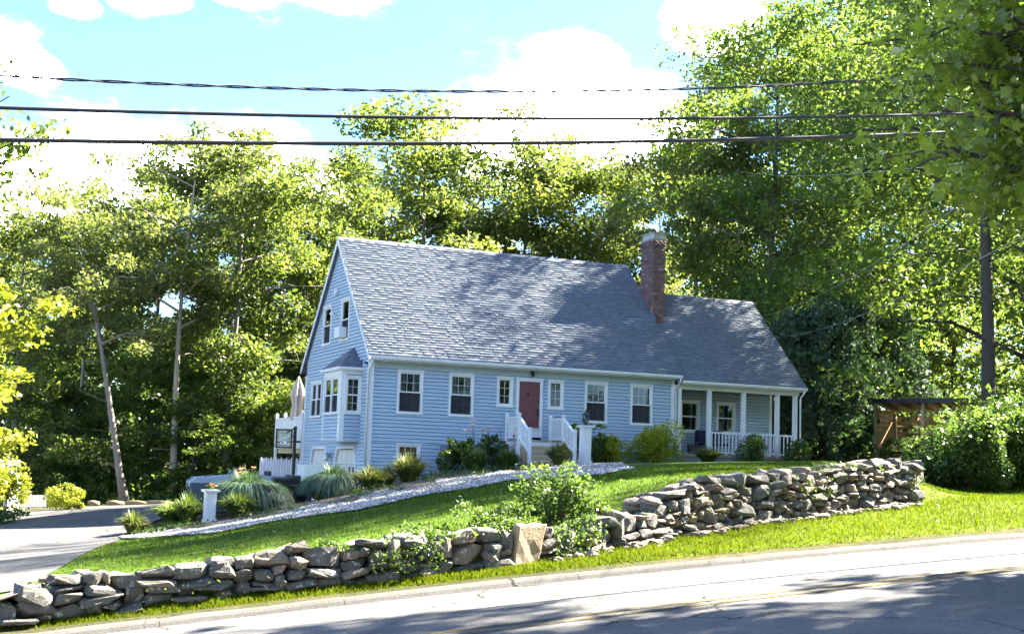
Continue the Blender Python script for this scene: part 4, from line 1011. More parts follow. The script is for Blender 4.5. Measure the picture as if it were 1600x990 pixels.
# porch furniture: two navy cushioned chairs behind the railing, planter
def porch_chair(u, label):
    o = empty('porch_chair', HO+DV*u+NV*1.0+np.array([0, 0, -1.0]), YAW+random.uniform(-.2, .2), label, 'chair', 'chairs on the porch')
    for sx in (-.26, .26):
        for y in (-.25, .28): MB().box(sx-.02, sx+.02, y-.02, y+.02, 0, .62 if y < 0 else .95).build('leg', 'metal_black', o)
        MB().box(sx-.03, sx+.03, -.27, .26, .621, .65).build('armrest', 'metal_black', o)
    MB().box(-.24, .24, -.27, .25, .36, .48).build('seat', 'cushion_navy', o, bevel=.03); MB().box(-.24, .24, .18, .29, .5, .98).build('backrest', 'cushion_navy', o, bevel=.03)
porch_chair(14.25, 'dark cushioned porch chair behind the first white railing section, left one'); porch_chair(14.98, 'dark cushioned porch chair behind the first white railing section, right one')
pc = empty('planter_pot', HO+DV*13.25+NV*.3+np.array([0, 0, -1.0]), YAW, 'dark grey round pot on the porch floor left of the railing', 'pot')
MB().lathe([(.15, 0), (.17, .05), (.2, .34), (.215, .36), (.19, .36), (.17, .30)], 14).build('pot', 'board_grey', pc, True)
MB().lathe([(.168, .301), (.1, .31)], 12).build('potting_soil', 'soil', pc)

# ------------------------------------------------------------------ entry steps
st = empty('entry_steps', HO+DV*6.09+NV*(-1.05)+np.array([0, 0, -1.7]), YAW, 'wooden front steps with white railings below the red door', 'steps')
def sp(u, v, h): return (u-6.09, v+1.05, h+1.7)
def sbox(mb, u0, u1, v0, v1, h0, h1): a = sp(u0, v0, h0); b_ = sp(u1, v1, h1); return mb.box(a[0], b_[0], a[1], b_[1], a[2], b_[2])
UL, UR = 5.22, 6.97
for k in range(7): o = sbox(MB(), UL+.02, UR-.02, -.06-.165*(k+1)+.004, -.06-.165*k, -.82, -.78).build('deck_board', 'tread_wood', st)
sbox(sbox(MB(), UL+.02, UR-.02, -1.2, -.05, -.98, -.822), UL+.05, UR-.05, -1.17, -.05, -1.75, -.981).build('landing_frame', 'trim_white', st)
for k in range(5):
    v1 = -1.215-.26*k; h1 = -.955-.175*k
    sbox(MB(), UL+.06, UR-.06, v1-.27, v1-.001, h1-.035, h1).build('tread', 'tread_edge', st)
    sbox(MB(), UL+.07, UR-.07, v1-.25, v1-.22, h1-.174, h1-.036).build('riser', 'tread_wood', st)
    sbox(MB(), UL+.07, UR-.07, v1-.2, v1-.02, h1-.5, h1-.037).build('step_body', 'tread_wood', st)
V3 = -2.18
for u, nm in ((UL, 'left'), (UR, 'right')):
    for v, hb, ht in ((-.10, -1.7, .12), (-1.2, -1.75, .13), (V3, -1.8, -.42)):
        nb_ = sbox(MB(), u-.05, u+.05, v-.05, v+.05, hb, ht).build('newel_post', 'rail_white', st)
        c = sp(u, v, ht); MB().box(c[0]-.075, c[0]+.075, c[1]-.075, c[1]+.075, c[2]+.0005, c[2]+.03).prism([(c[0]-.055, c[2]+.031), (c[0]+.055, c[2]+.031), (c[0], c[2]+.08)], 'y', c[1]-.055, c[1]+.055).build('post_cap', 'rail_white', nb_)
    def rl(v0, h0, v1, h1, nb_):
        MB().beam(sp(u, v0, h0), sp(u, v1, h1), .09, .05).beam(sp(u, v0, h0-.72), sp(u, v1, h1-.72), .05, .07).build('hand_rail', 'rail_white', st)
        for i in range(nb_):
            q = (i+.5)/nb_; v = v0+(v1-v0)*q; h = h0+(h1-h0)*q; sbox(MB(), u-.017, u+.017, v-.017, v+.017, h-.69, h-.02).build('baluster', 'rail_white', st)
    rl(-.15, .04, -1.15, .04, 7); rl(-1.25, .04, V3+.05, -.50, 7)
# ------------------------------------------------------------------ lamp pillars
def pillar(pos, label, ht=1.36, rz=YAW):
    o = empty('lamp_pillar', pos, rz, label, 'pillar', 'white pillars beside the beds')
    w = .155
    MB().box(-w-.035, w+.035, -w-.035, w+.035, -.15, .16).box(-w, w, -w, w, .161, ht-.08).box(-w-.03, w+.03, -w-.03, w+.03, ht-.079, ht-.04).build('shaft', 'trim_white', o)
    mb = MB()
    for sx, sy in ((0, -1), (-1, 0)):
        for a0, a1, z0, z1 in ((-w+.02, -w+.07, .19, ht-.12), (w-.07, w-.02, .19, ht-.12), (-w+.07, w-.07, .19, .24), (-w+.07, w-.07, ht-.17, ht-.12)):
            if sy: mb.box(a0, a1, -w-.018, -w-.001, z0, z1)
            else: mb.box(-w-.018, -w-.001, a0, a1, z0, z1)
    mb.build('panel_trim', 'trim_white', o)
    MB().box(-.245, .245, -.245, .245, ht-.039, ht+.02).build('cap', 'trim_white', o)
    return o
pl = pillar(HO+DV*6.97+NV*(-3.0)+np.array([0, 0, -1.60]), 'white panelled pillar carrying a black lantern right of the steps')
ln = empty('lantern', Vector(pl.location)+Vector((0, 0, 1.38)), YAW, 'dark glass sided lantern on top of the white pillar', 'lantern')
MB().lathe([(.11, 0), (.12, .02), (.05, .04), (.05, .07), (.1, .08), (.1, .1)], 8).build('lantern_base', 'metal_black', ln)
mb = MB()
for k in range(6):
    an = k*math.pi/3; mb.tube([(.09*math.cos(an), .09*math.sin(an), .1), (.13*math.cos(an), .13*math.sin(an), .36)], .014, 4)
mb.lathe([(.15, .36), (.155, .375), (.06, .46), (.03, .5), (.035, .53), (.01, .56)], 6); mb.build('lantern_cage', 'metal_black', ln)
MB().lathe([(.085, .1), (.122, .358)], 6).build('lantern_glass', 'window_glass', ln); MB().lathe([(.012, .1), (.012, .24)], 6).build('lantern_candle', 'lens_white', ln)
PLs = onY(327, 808, 41.6)
pl2 = pillar(W(*PLs[:2], T1(*PLs[:2])-.05), 'weathered white pillar topped with orange flowers beside the driveway', 1.02)

# ------------------------------------------------------------------ deck behind the house, umbrella, hoop, picket fence
dk = empty('deck', HO+NV*8.7+np.array([0, 0, -1.7]), YAW, 'raised white deck with solid rail behind the gable end', 'deck')
D0, D1, DU0, DU1 = .1, 4.7, 0.0, 4.0; fh = .72
MB().box(DU0, DU1, D0, D1, fh-.25, fh-.02).build('deck_floor', 'trim_white', dk)
for k in range(5): MB().box(DU0-.012, DU0, D0+.1+.9*k, D0+.1+.9*k+.86, fh+.06, fh+1.0).build('rail_panel', 'trim_white', dk)
MB().box(DU0-.06, DU0+.06, D0, D1, fh+1.0, fh+1.06).build('top_rail', 'rail_white', dk)
for k in range(4):
    y = D0+.06+1.5*k; nb_ = MB().box(DU0-.05, DU0+.05, y-.05, y+.05, -1.8 if k in (0, 3) else fh-.2, fh+1.12).build('deck_post', 'rail_white', dk)
    MB().box(DU0-.08, DU0+.08, y-.08, y+.08, fh+1.121, fh+1.16).lathe([(.05, 0), (.08, .05), (.05, .1), (.005, .12)], 8, (DU0, y, fh+1.161)).build('post_cap', 'rail_white', nb_)
for k in range(4): MB().box(DU0+.1+k, DU0+.2+k, D0+.1, D1-.1, fh-.45, fh-.251).build('joist', 'shed_post', dk)
_uq = onY(464, 650, 57.0); um = empty('patio_umbrella', W(_uq[0], _uq[1], HO[2]-1.7+fh), YAW, 'closed beige patio umbrella standing on the raised deck', 'umbrella')
MB().tube([(0, 0, 0), (0, 0, 2.75)], .025, 8).build('pole', 'shed_post', um); MB().lathe([(.25, 0), (.25, .06), (.05, .1)], 12).build('base', 'metal_black', um)
mb = MB(); prof = [(.33, .95), (.30, 1.1), (.23, 1.55), (.27, 1.75), (.34, 1.95), (.24, 2.3), (.10, 2.62), (.03, 2.78)]
for rr_, z in prof:
    for k in range(16): an = k*math.pi/8; q = rr_*(1.0 if k % 2 else .72); mb.v.append((q*math.cos(an), q*math.sin(an), z))
for i in range(len(prof)-1):
    for k in range(16): mb.f.append((i*16+k, i*16+(k+1) % 16, (i+1)*16+(k+1) % 16, (i+1)*16+k))
mb.build('canopy', 'umbrella_cloth', um)
hp = empty('basketball_hoop', HO+NV*9.0+DV*(-.62)+np.array([0, 0, FLOOR]), YAW, 'black framed basketball backboard on a dark pole beside the deck', 'basketball hoop')
MB().tube([(.35, 0, 0), (.35, 0, 3.1)], .07, 8).build('pole', 'metal_black', hp)
for z in (2.75, 3.05): MB().beam((.35, 0, z), (-.05, -.05, z-.25), .05, .05).build('arm', 'metal_black', hp)
mb = MB(); bw_, bh = .72, .78
for q in ((-bw_/2, -bw_/2+.07, 0, bh), (bw_/2-.07, bw_/2, 0, bh), (-bw_/2+.07, bw_/2-.07, 0, .07), (-bw_/2+.07, bw_/2-.07, bh-.07, bh)): mb.box(q[0], q[1], -.03, .03, q[2], q[3])
bb = mb.build('backboard_frame', 'metal_black', hp, loc=(-.12, -.1, 2.2)); bb.rotation_euler = (0, 0, R_(-35))
MB().box(-bw_/2+.07, bw_/2-.07, -.01, .01, .07, bh-.07).build('backboard', 'window_glass', bb)
MB().box(-.14, .14, -.02, -.011, .14, .17).box(-.14, .14, -.02, -.011, .42, .45).box(-.14, -.11, -.02, -.011, .17, .42).box(.11, .14, -.02, -.011, .17, .42).build('target_square', 'trim_white', bb)
MB().tube([(.22*math.cos(a), -.28+.22*math.sin(a), .12) for a in np.linspace(0, 6.283, 17)], .012, 6, False).build('rim', 'lens_red', bb)
# picket fence: pickets as parts
pf0 = onY(404, 755, 57.5); pf1 = onY(468, 757, 56.5)
pfr = empty('picket_fence', W(pf0[0], pf0[1], 0), 0, 'pale grey picket fence between the truck and the deck', 'fence')
a = Vector(W(*pf0)); b_ = Vector(W(*pf1)); tpz = 712; za = onY(404, 714, 57.5)[2]
pfr.location = a; dirv = (b_-a); ln_ = dirv.length; pfr.rotation_euler = (0, 0, math.atan2(dirv.y, dirv.x))
hgt = za-a.z+.0
npk = 16; pw_ = ln_/npk
for i in range(npk):
    x = i*pw_; h = hgt+.03*math.sin(i*3.3)
    MB().prism([(x+.012, -.3), (x+pw_-.012, -.3), (x+pw_-.012, h-.09), (x+pw_*.62, h), (x+pw_*.38, h), (x+.012, h-.09)], 'y', -.012, .012).build('picket', 'picket_grey', pfr)
for z in (.15, hgt-.4): MB().box(0, ln_, .013, .05, z, z+.08).build('rail', 'picket_grey', pfr)
for x in (0.02, ln_-.12): MB().box(x, x+.1, .051, .15, -.4, hgt-.1).build('fence_post', 'picket_grey', pfr)

# ------------------------------------------------------------------ open-topped car and utility trailer in the driveway
nq = onY(296, 760, 47.5)
cv = empty('open_car', W(nq[0]+2.1, nq[1], T1(nq[0]+2.1, nq[1])+.01), YAW+math.pi-.12, 'silver blue open topped car parked behind the flower topped pillar', 'car')
hw_ = .88
def arch(cx, r_=.43, n=9): return [(cx+r_*math.cos(a), .36+r_*math.sin(a)) for a in np.linspace(0, math.pi, n)]
lowp = [(-2.1, .55), (-2.08, .36), (-1.72, .34)]+list(reversed(arch(-1.28)))+[(-.8, .30), (.8, .30)]+list(reversed(arch(1.32)))+[(1.8, .34), (2.08, .36), (2.14, .62), (2.10, .92), (1.95, 1.06), (.75, 1.17), (.70, 1.0), (-1.15, 1.0), (-1.2, 1.17), (-1.9, 1.12), (-2.08, .95)]
lowp = [(x, min(z, .84)) for x, z in lowp[:-9]]+[(2.12, .84), (-2.08, .84)]
MB().prism(lowp, 'y', -hw_, hw_).build('body', 'truck_lower', cv, bevel=.015)
MB().prism([(-2.09, .845), (2.13, .845), (2.11, .94), (1.95, 1.06), (.75, 1.17), (.70, 1.0), (-1.15, 1.0), (-1.2, 1.17), (-1.9, 1.12), (-2.09, .97)], 'y', -hw_-.01, hw_+.01).build('upper_body', 'truck_paint', cv, bevel=.03)
for sg in (-1, 1):
    MB().box(-1.2, .74, sg*(hw_-.06)-.055, sg*(hw_-.06)+.055, 1.0, 1.175).build('door_sill', 'truck_paint', cv)
    MB().box(-1.0, .55, sg*(hw_+.004)-.004, sg*(hw_+.004)+.004, .42, .44).box(.55, .57, sg*(hw_+.004)-.004, sg*(hw_+.004)+.004, .42, 1.12).box(-.75, -.6, sg*(hw_+.012)-.012, sg*(hw_+.012)+.012, .92, .96).build('door_trim', 'truck_lower', cv)
    MB().box(1.98, 2.15, sg*(hw_-.22)-.15, sg*(hw_-.22)+.15, .74, .92).build('headlight', 'lens_white', cv)
    MB().box(-2.12, -2.0, sg*(hw_-.14)-.1, sg*(hw_-.14)+.1, .78, .98).build('tail_light', 'lens_red', cv)
    MB().box(.55, .68, sg*(hw_+.07)-.08, sg*(hw_+.07)+.08, 1.18, 1.31).build('mirror', 'truck_paint', cv)
    MB().box(-.62, -.1, sg*.4-.24, sg*.4+.24, 1.0, 1.08).box(-.66, -.55, sg*.4-.24, sg*.4+.24, 1.081, 1.34).build('seat', 'metal_black', cv, bevel=.03)
    for cx in (-1.28, 1.32):
        wh = MB().lathe([(.22, -.10), (.33, -.10), (.355, -.07), (.355, .07), (.33, .10), (.22, .10)], 24).build('wheel', 'tyre', cv, True, loc=(cx, sg*(hw_-.11), .36)); wh.rotation_euler = (R_(90), 0, 0)
        MB().lathe([(.05, -.115), (.10, -.108), (.21, -.098), (.218, .09), (.05, .09)], 16).build('rim', 'rim_metal', wh)
MB().beam((.72, -.72, 1.17), (.36, -.66, 1.42), .04, .04).beam((.72, .72, 1.17), (.36, .66, 1.42), .04, .04).beam((.36, -.66, 1.42), (.36, .66, 1.42), .04, .04).build('windscreen_frame', 'metal_black', cv)
mb = MB(); mb.v = [(.70, -.70, 1.18), (.70, .70, 1.18), (.37, .64, 1.41), (.37, -.64, 1.41)]; mb.f = [(0, 1, 2, 3)]; mb.build('windscreen', 'window_glass', cv)
MB().box(2.1, 2.2, -.8, .8, .40, .56).build('bumper', 'truck_lower', cv); MB().box(2.11, 2.15, -.42, .42, .64, .86).build('grille', 'metal_black', cv)
tq = onY(503, 795, 46.6); tq = (tq[0], tq[1], T1(tq[0], tq[1]))
ut = empty('utility_trailer', W(tq[0], tq[1], tq[2]), YAW-.05, 'small white utility trailer with a red light before the garage doors', 'trailer')
for y in (-.62, .62): MB().box(-.78, .70, y-.025, y+.025, 0.62, 1.16).box(-.80, .72, y-.045, y+.045, 1.161, 1.22).build('side_panel', 'trim_white', ut)
MB().box(-.80, -.75, -.594, .594, .62, 1.18).build('front_panel', 'trim_white', ut); MB().box(.67, .72, -.594, .594, .62, 1.18).build('tailgate', 'trim_white', ut)
MB().box(-.78, .70, -.6, .6, .54, .615).build('trailer_bed', 'metal_black', ut)
for y in (-.56, .56): MB().box(.721, .77, y-.07, y+.07, .80, 1.14).build('tail_light', 'lens_red', ut)
for y in (-.75, .75):
    wh = MB().lathe([(.18, -.08), (.28, -.08), (.30, -.05), (.30, .05), (.28, .08), (.18, .08)], 20).build('wheel', 'tyre', ut, True, loc=(0, y, .30)); wh.rotation_euler = (R_(90), 0, 0)
    MB().lathe([(.04, -.09), (.17, -.085), (.175, .07), (.04, .07)], 14).build('rim', 'rim_metal', wh)
    MB().box(-.36, .36, y-.10, y+.10, .64, .67).build('mudguard', 'metal_black', ut)
MB().beam((-.78, -.3, .5), (-1.6, 0, .45), .07, .07).beam((-.78, .3, .5), (-1.6, 0, .45), .07, .07).build('drawbar', 'metal_black', ut)
MB().box(-.05, .05, -.66, .66, .26, .535).build('axle', 'metal_black', ut)
# dark wheeled bins between the two
for x_, lb in ((437, 'black wheeled bin behind the gap between the fountain grasses, left one'), (462, 'black wheeled bin behind the gap between the fountain grasses, right one')):
    bq = onY(x_, 796, 46.5); wbn = empty('wheeled_bin', W(bq[0], bq[1], T1(bq[0], bq[1])), YAW+.1*(x_-450)/10, lb, 'bin')
    MB().hexa([(-.24, -.26, .06), (.24, -.26, .06), (.24, .26, .06), (-.24, .26, .06), (-.29, -.33, .93), (.29, -.33, .93), (.29, .33, .93), (-.29, .33, .93)]).build('body', 'metal_black', wbn)
    MB().hexa([(-.31, -.35, .931), (.31, -.35, .931), (.31, .38, .931), (-.31, .38, .931), (-.26, -.30, 1.0), (.26, -.30, 1.0), (.26, .38, 1.02), (-.26, .38, 1.02)]).build('lid', 'metal_black', wbn)
    for sx in (-.28, .28): o = MB().lathe([(.03, -.03), (.11, -.03), (.11, .03), (.03, .03)], 12).build('wheel', 'tyre', wbn, loc=(sx, .30, .11)); o.rotation_euler = (0, R_(90), 0)

# ------------------------------------------------------------------ open shed on the right
sA = onY(1368, 716, 60.0); sB = onY(1506, 716, 60.0)
sh = empty('open_shed', W(*sA), 0, 'small open lean-to shed with brown boards and black roof', 'shed')
a = Vector(W(*sA)); b_ = Vector(W(*sB)); sh.rotation_euler = (0, 0, -R_(40))
SWd = 4.2; SDp = 2.0; z0 = -.3; HF, HB = 2.42, 2.1
for (x, y, h) in ((0, 0, HF), (SWd*.52, 0, HF), (SWd, 0, HF), (0.01, SDp, HB), (SWd*.26, SDp-.1, HB), (SWd, SDp, HB)): MB().box(x-.06, x+.06, y-.06, y+.06, z0, h).build('shed_post', 'shed_post', sh)
nbd = 10
for k in range(nbd):
    z = .02+k*.215+random.uniform(-.01, .01)
    MB().box(-.03, -.0+.0, .07, SDp-.07, z, z+.195).build('shed_board', 'shed_board', sh)
    if z < HB-.2:
        MB().box(.08, SWd*.52, SDp+.061, SDp+.085, z, z+.2).build('shed_board', 'shed_board', sh); MB().box(SWd*.52+.01, SWd-.05, SDp+.061, SDp+.085, z+random.uniform(-.01, .01), z+.19).build('shed_board', 'shed_board', sh)
for k in range(6):
    x = .1+k*(SWd-.2)/5; MB().beam((x, -.2, HF+.04), (x, SDp+.2, HB+.04), .05, .1).build('rafter', 'shed_post', sh)
MB().hexa([(-.25, -.32, HF+.11), (SWd+.3, -.32, HF+.11), (SWd+.3, SDp+.3, HB+.10), (-.25, SDp+.3, HB+.10), (-.25, -.32, HF+.17), (SWd+.3, -.32, HF+.17), (SWd+.3, SDp+.3, HB+.16), (-.25, SDp+.3, HB+.16)]).box(-.26, SWd+.31, -.36, -.325, HF-.0, HF+.19).build('shed_roof', 'shed_roof', sh)
hc = empty('hand_truck', a+Vector((1.85, .55, 0)), -.5, 'black hoop handled hand truck standing in the open shed', 'hand truck')
MB().tube([(-.2, 0, .1), (-.2, .05, 1.05), (-.15, .06, 1.15), (.15, .06, 1.15), (.2, .05, 1.05), (.2, 0, .1)], .022, 6, False).build('frame', 'metal_black', hc)
for z in (.35, .7): MB().box(-.2, .2, .0, .03, z, z+.03).build('crossbar', 'metal_black', hc)
for sx in (-.24, .24): o = MB().lathe([(.03, -.03), (.13, -.03), (.13, .03), (.03, .03)], 12).build('wheel', 'tyre', hc, loc=(sx, .1, .13)); o.rotation_euler = (0, R_(90), 0)
MB().box(-.2, .2, -.25, .0, .02, .04).build('toe_plate', 'metal_black', hc)

# ------------------------------------------------------------------ left edge things
wsh = onY(6, 800, 53.0)
wb_ = empty('white_shed', W(wsh[0]-.75, wsh[1], wsh[2]), .1, 'white shed corner at the left picture edge beside the driveway', 'shed')
MB().box(-1.2, .85, 0, 2.0, -.2, 1.05).build('wall', 'trim_white', wb_); MB().box(.72, .9, -.05, .0, -.2, 1.05).build('corner_board', 'rail_white', wb_)
MB().prism([(-.1, 1.051), (1.0, 1.9), (2.1, 1.051)], 'x', -1.2, .85).build('gable', 'trim_white', wb_)
mb = MB(); mb.hexa([(-1.3, -.25, 1.0), (1.0, -.25, 1.0), (1.0, 1.0, 1.96), (-1.3, 1.0, 1.96), (-1.3, -.25, 1.06), (1.0, -.25, 1.06), (1.0, 1.0, 2.03), (-1.3, 1.0, 2.03)]).build('roof', 'concrete', wb_)
MB().box(-.9, -.1, -.04, -.001, -.15, .85).build('door', 'rail_white', wb_)
fA = onY(20, 797, 56.0); fB = onY(72, 794, 58.0)
fe = empty('board_fence', W(*fA), 0, 'low grey board fence at the far edge of the driveway', 'fence'); a = Vector(W(*fA)); b_ = Vector(W(*fB)); d = b_-a; fe.rotation_euler = (0, 0, math.atan2(d.y, d.x)); n = 9
for k in range(n): MB().box(k*d.length/n, (k+1)*d.length/n-.012, -.012, .012, .12, .62).build('board', 'board_grey', fe)
for x in (.0, d.length/2, d.length-.08): MB().box(x, x+.08, .013, .09, -.2, .66).build('fence_post', 'board_grey', fe)
q = onY(36.5, 798, 54.0); mk = empty('driveway_marker', W(*q), 0, 'thin pale reddish stake at the driveway edge before the low fence', 'stake')
MB().tube([(0, 0, -.2), (0, 0, .80)], .035, 6).build('stake', 'bark_pale', mk); MB().tube([(0, 0, .66), (0, 0, .72)], .038, 6).build('reflector_band', 'lens_red', mk)
r = np.random.default_rng(5)
for i, (x, y, lb) in enumerate(((146, 789, 'cut log lying beside the yellow shrub'), (180, 789, 'cut log lying just left of the leaning tree'), (214, 789, 'short log lying just right of the leaning tree'), (250, 789, 'long fallen log behind the driveway, further right'))):
    q = onY(x, y, 60.); lo = empty('log', W(*q), r.uniform(-.4, .4), lb, 'log', 'logs along the wood edge')
    l_ = .5+.25*i; MB().tube([(-l_/2, 0, .09), (0, .02, .10), (l_/2, .05, .07)], [.10, .12, .09], 9).build('trunk_piece', 'log_wood', lo, True)

# ------------------------------------------------------------------ shrubs and perennials
def shrub_mesh(seed, rx, ry, h, n, ls, leaf, lobes=9, gap=.0, up=.35, shape=LEAF_DIAMOND):
    r = np.random.default_rng(seed); pts = []; tn = []
    for i in range(lobes):
        an = r.uniform(0, 6.28); q = r.uniform(.1, .72)**.7; z = r.uniform(.18, .74); sc = 1-.35*z
        c = (math.cos(an)*q*rx*sc*1.1, math.sin(an)*q*ry*sc*1.1, z*h*r.uniform(.8, 1.12)); m = int(n/lobes)
        d = unit(r.normal(size=(m, 3))); rad = np.array([rx*.42, ry*.42, h*.27])*r.uniform(.6, 1.2)
        k = r.uniform(.45, 1.05, m)**.6
        pts.append(np.array(c)+d*k[:, None]*rad); tn.append(np.clip(r.normal(r.uniform(.35, .65), .18, m), 0, 1))
    C = np.concatenate(pts); t_ = np.concatenate(tn); ok = C[:, 2] > .02*h; C, t_ = C[ok], t_[ok]
    V, F = leaves(C, ls, r, up, shape); return npmesh('foliage', V, F, leaf, t_)
def shoots_mesh(seed, rx, ry, h, n, ls, leaf):
    """arching stray shoots with leaves along them"""
    r = np.random.default_rng(seed+900); C = []; 
    for i in range(n):
        an = r.uniform(0, 6.28); q0 = r.uniform(.2, .8); L_ = r.uniform(.35, .8)*h; a = np.array([math.cos(an)*rx*q0, math.sin(an)*ry*q0, h*r.uniform(.45, .85)])
        d = unit(np.array([math.cos(an)*r.uniform(.3, 1.2), math.sin(an)*r.uniform(.3, 1.2), r.uniform(.2, 1.2)])); t_ = np.linspace(.1, 1, 26)[:, None]
        C.append(a+d*t_*L_*.62+np.array([0, 0, -1])*t_**2*L_*.28+r.normal(0, .025, (26, 3)))
    C = np.concatenate(C); V, F = leaves(C, ls, r, .4); return npmesh('shoots', V, F, leaf, np.clip(r.normal(.7, .2, len(C)), 0, 1))
def stems_mesh(seed, rx, h, n=7, rad=.02, barkm='bark_dark'):
    r = np.random.default_rng(seed); mb = MB()
    for i in range(n):
        an = r.uniform(0, 6.28); q = rx*r.uniform(.2, .7); tip = np.array([math.cos(an)*q, math.sin(an)*q, h*r.uniform(.5, .85)])
        mb.tube([(0.05*math.cos(an), .05*math.sin(an), -.1), tip*.5+r.normal(0, .06*rx, 3), tip], [rad, rad*.7, rad*.3], 5, False)
    return mb.mesh('stems', barkm)
def shrub(name, loc, rx, ry, h, n, ls, leaf, label, cat='shrub', group=None, seed=1, lobes=9, up=.35):
    o = empty(name, loc, random.uniform(-.2, .2), label, cat, group)
    npobj('foliage', shrub_mesh(seed, rx, ry, h, n, ls, leaf, lobes, up=up), o); npobj('stems', stems_mesh(seed, rx, h), o)
    if name in ('overgrown_bush', 'wall_shrub', 'rhododendron', 'leafy_shrub'): npobj('shoots', shoots_mesh(seed, rx, ry, h, 60 if name == 'overgrown_bush' else 22, ls, leaf), o)['kind'] = 'stuff'
    return o
def at(x, y, t0=17.): s, p, z = hit(x, y, t0); return Vector(W(s, p, T1(s, p)))
def near(u, v): s, p, _ = hw(u, v, 0); return Vector(W(s, p, T1(s, p)))
def pxm(loc): return FPX/(np.array(loc)@FWD)     # picture points per metre there
def blades_mesh(seed, rad, h, n, wid, leaf, arch=.7, spread=.25, fountain=False):
    r = np.random.default_rng(seed); an = r.uniform(0, 6.28, n); q = r.uniform(0, 1, n)**.6
    d = np.stack([np.cos(an), np.sin(an), np.zeros(n)], 1); side = np.stack([-np.sin(an), np.cos(an), np.zeros(n)], 1)
    base = d*(q*rad*spread)[:, None]; ln_ = h*r.uniform(.75, 1.2, n); out = rad*(.25+.75*q)*r.uniform(.7, 1.15, n)
    V = []; K = 5
    for k in range(K):
        f = k/(K-1); z = ln_*(np.sin(f*(1.0+arch*q))/1.0)*np.where(True, 1., 1.); z = ln_*(1.35*f-(.35+arch*.75*q)*f**2.2) if not fountain else ln_*((1.25+1.05*q)*f-(.30+2.02*q)*f*f)
        c = base+d*(out*f**1.15)[:, None]; c[:, 2] = np.maximum(z, .01); w = wid*1.7*(1-f**3*.9)
        V.append(np.stack([c-side*w, c+side*w], 1))
    V = np.stack(V, 1).reshape(n, -1, 3); i = np.array([(2*k, 2*k+1, 2*k+3, 2*k+2) for k in range(K-1)])
    F = (np.arange(n)[:, None, None]*(2*K)+i[None]).reshape(-1, 4)
    return npmesh('blades', V.reshape(-1, 3), F, leaf, np.repeat(np.clip(r.normal(.5, .22, n), 0, 1), K-1))
def tuft(loc, rad, h, n, wid, leaf, label, seed, cat='ornamental grass', group='grass clumps in the pebble bed', arch=.7, name='grass_clump', spread=.25, fountain=False):
    o = empty(name, loc, 0, label, cat, group); npobj('blades', blades_mesh(seed, rad, h, n, wid, leaf, arch, spread, fountain), o)
    MB().lathe([(rad*.22, -.05), (rad*.2, .04), (rad*.1, .07)], 8).build('root_crown', 'soil', o); return o
def flowers(parent, n, rad, z0, z1, mat, seed, size=.09, stem=True):
    r = np.random.default_rng(seed); 
    for i in range(n):
        an = r.uniform(0, 6.28); q = rad*r.uniform(.2, 1); x, y, z = q*math.cos(an), q*math.sin(an), r.uniform(z0, z1)
        C = np.tile([[x, y, z]], (6, 1)).astype(float); mb = MB()
        for k in range(6):
            a = k*1.047; mb.v += [(x, y, z), (x+size*.6*math.cos(a-.35), y+size*.6*math.sin(a-.35), z+size*.45), (x+size*math.cos(a), y+size*math.sin(a), z+size*.5), (x+size*.6*math.cos(a+.35), y+size*.6*math.sin(a+.35), z+size*.45)]; mb.f.append((4*k, 4*k+1, 4*k+2, 4*k+3))
        me = mb.mesh('flower', mat); at_ = me.attributes.new('tone', 'FLOAT', 'FACE'); at_.data.foreach_set('value', [float(r.uniform(.2, .9))]*len(me.polygons))
        npobj('flower', me, parent)
        if stem: MB().tube([(x*.3, y*.3, 0), (x*.7, y*.7, z*.6), (x, y, z)], .008, 4, False).build('flower_stem', 'blade_green', parent)
def Yat(x, y, Y): q = onY(x, y, Y); return Vector(W(q[0], q[1], T1(q[0], q[1])))
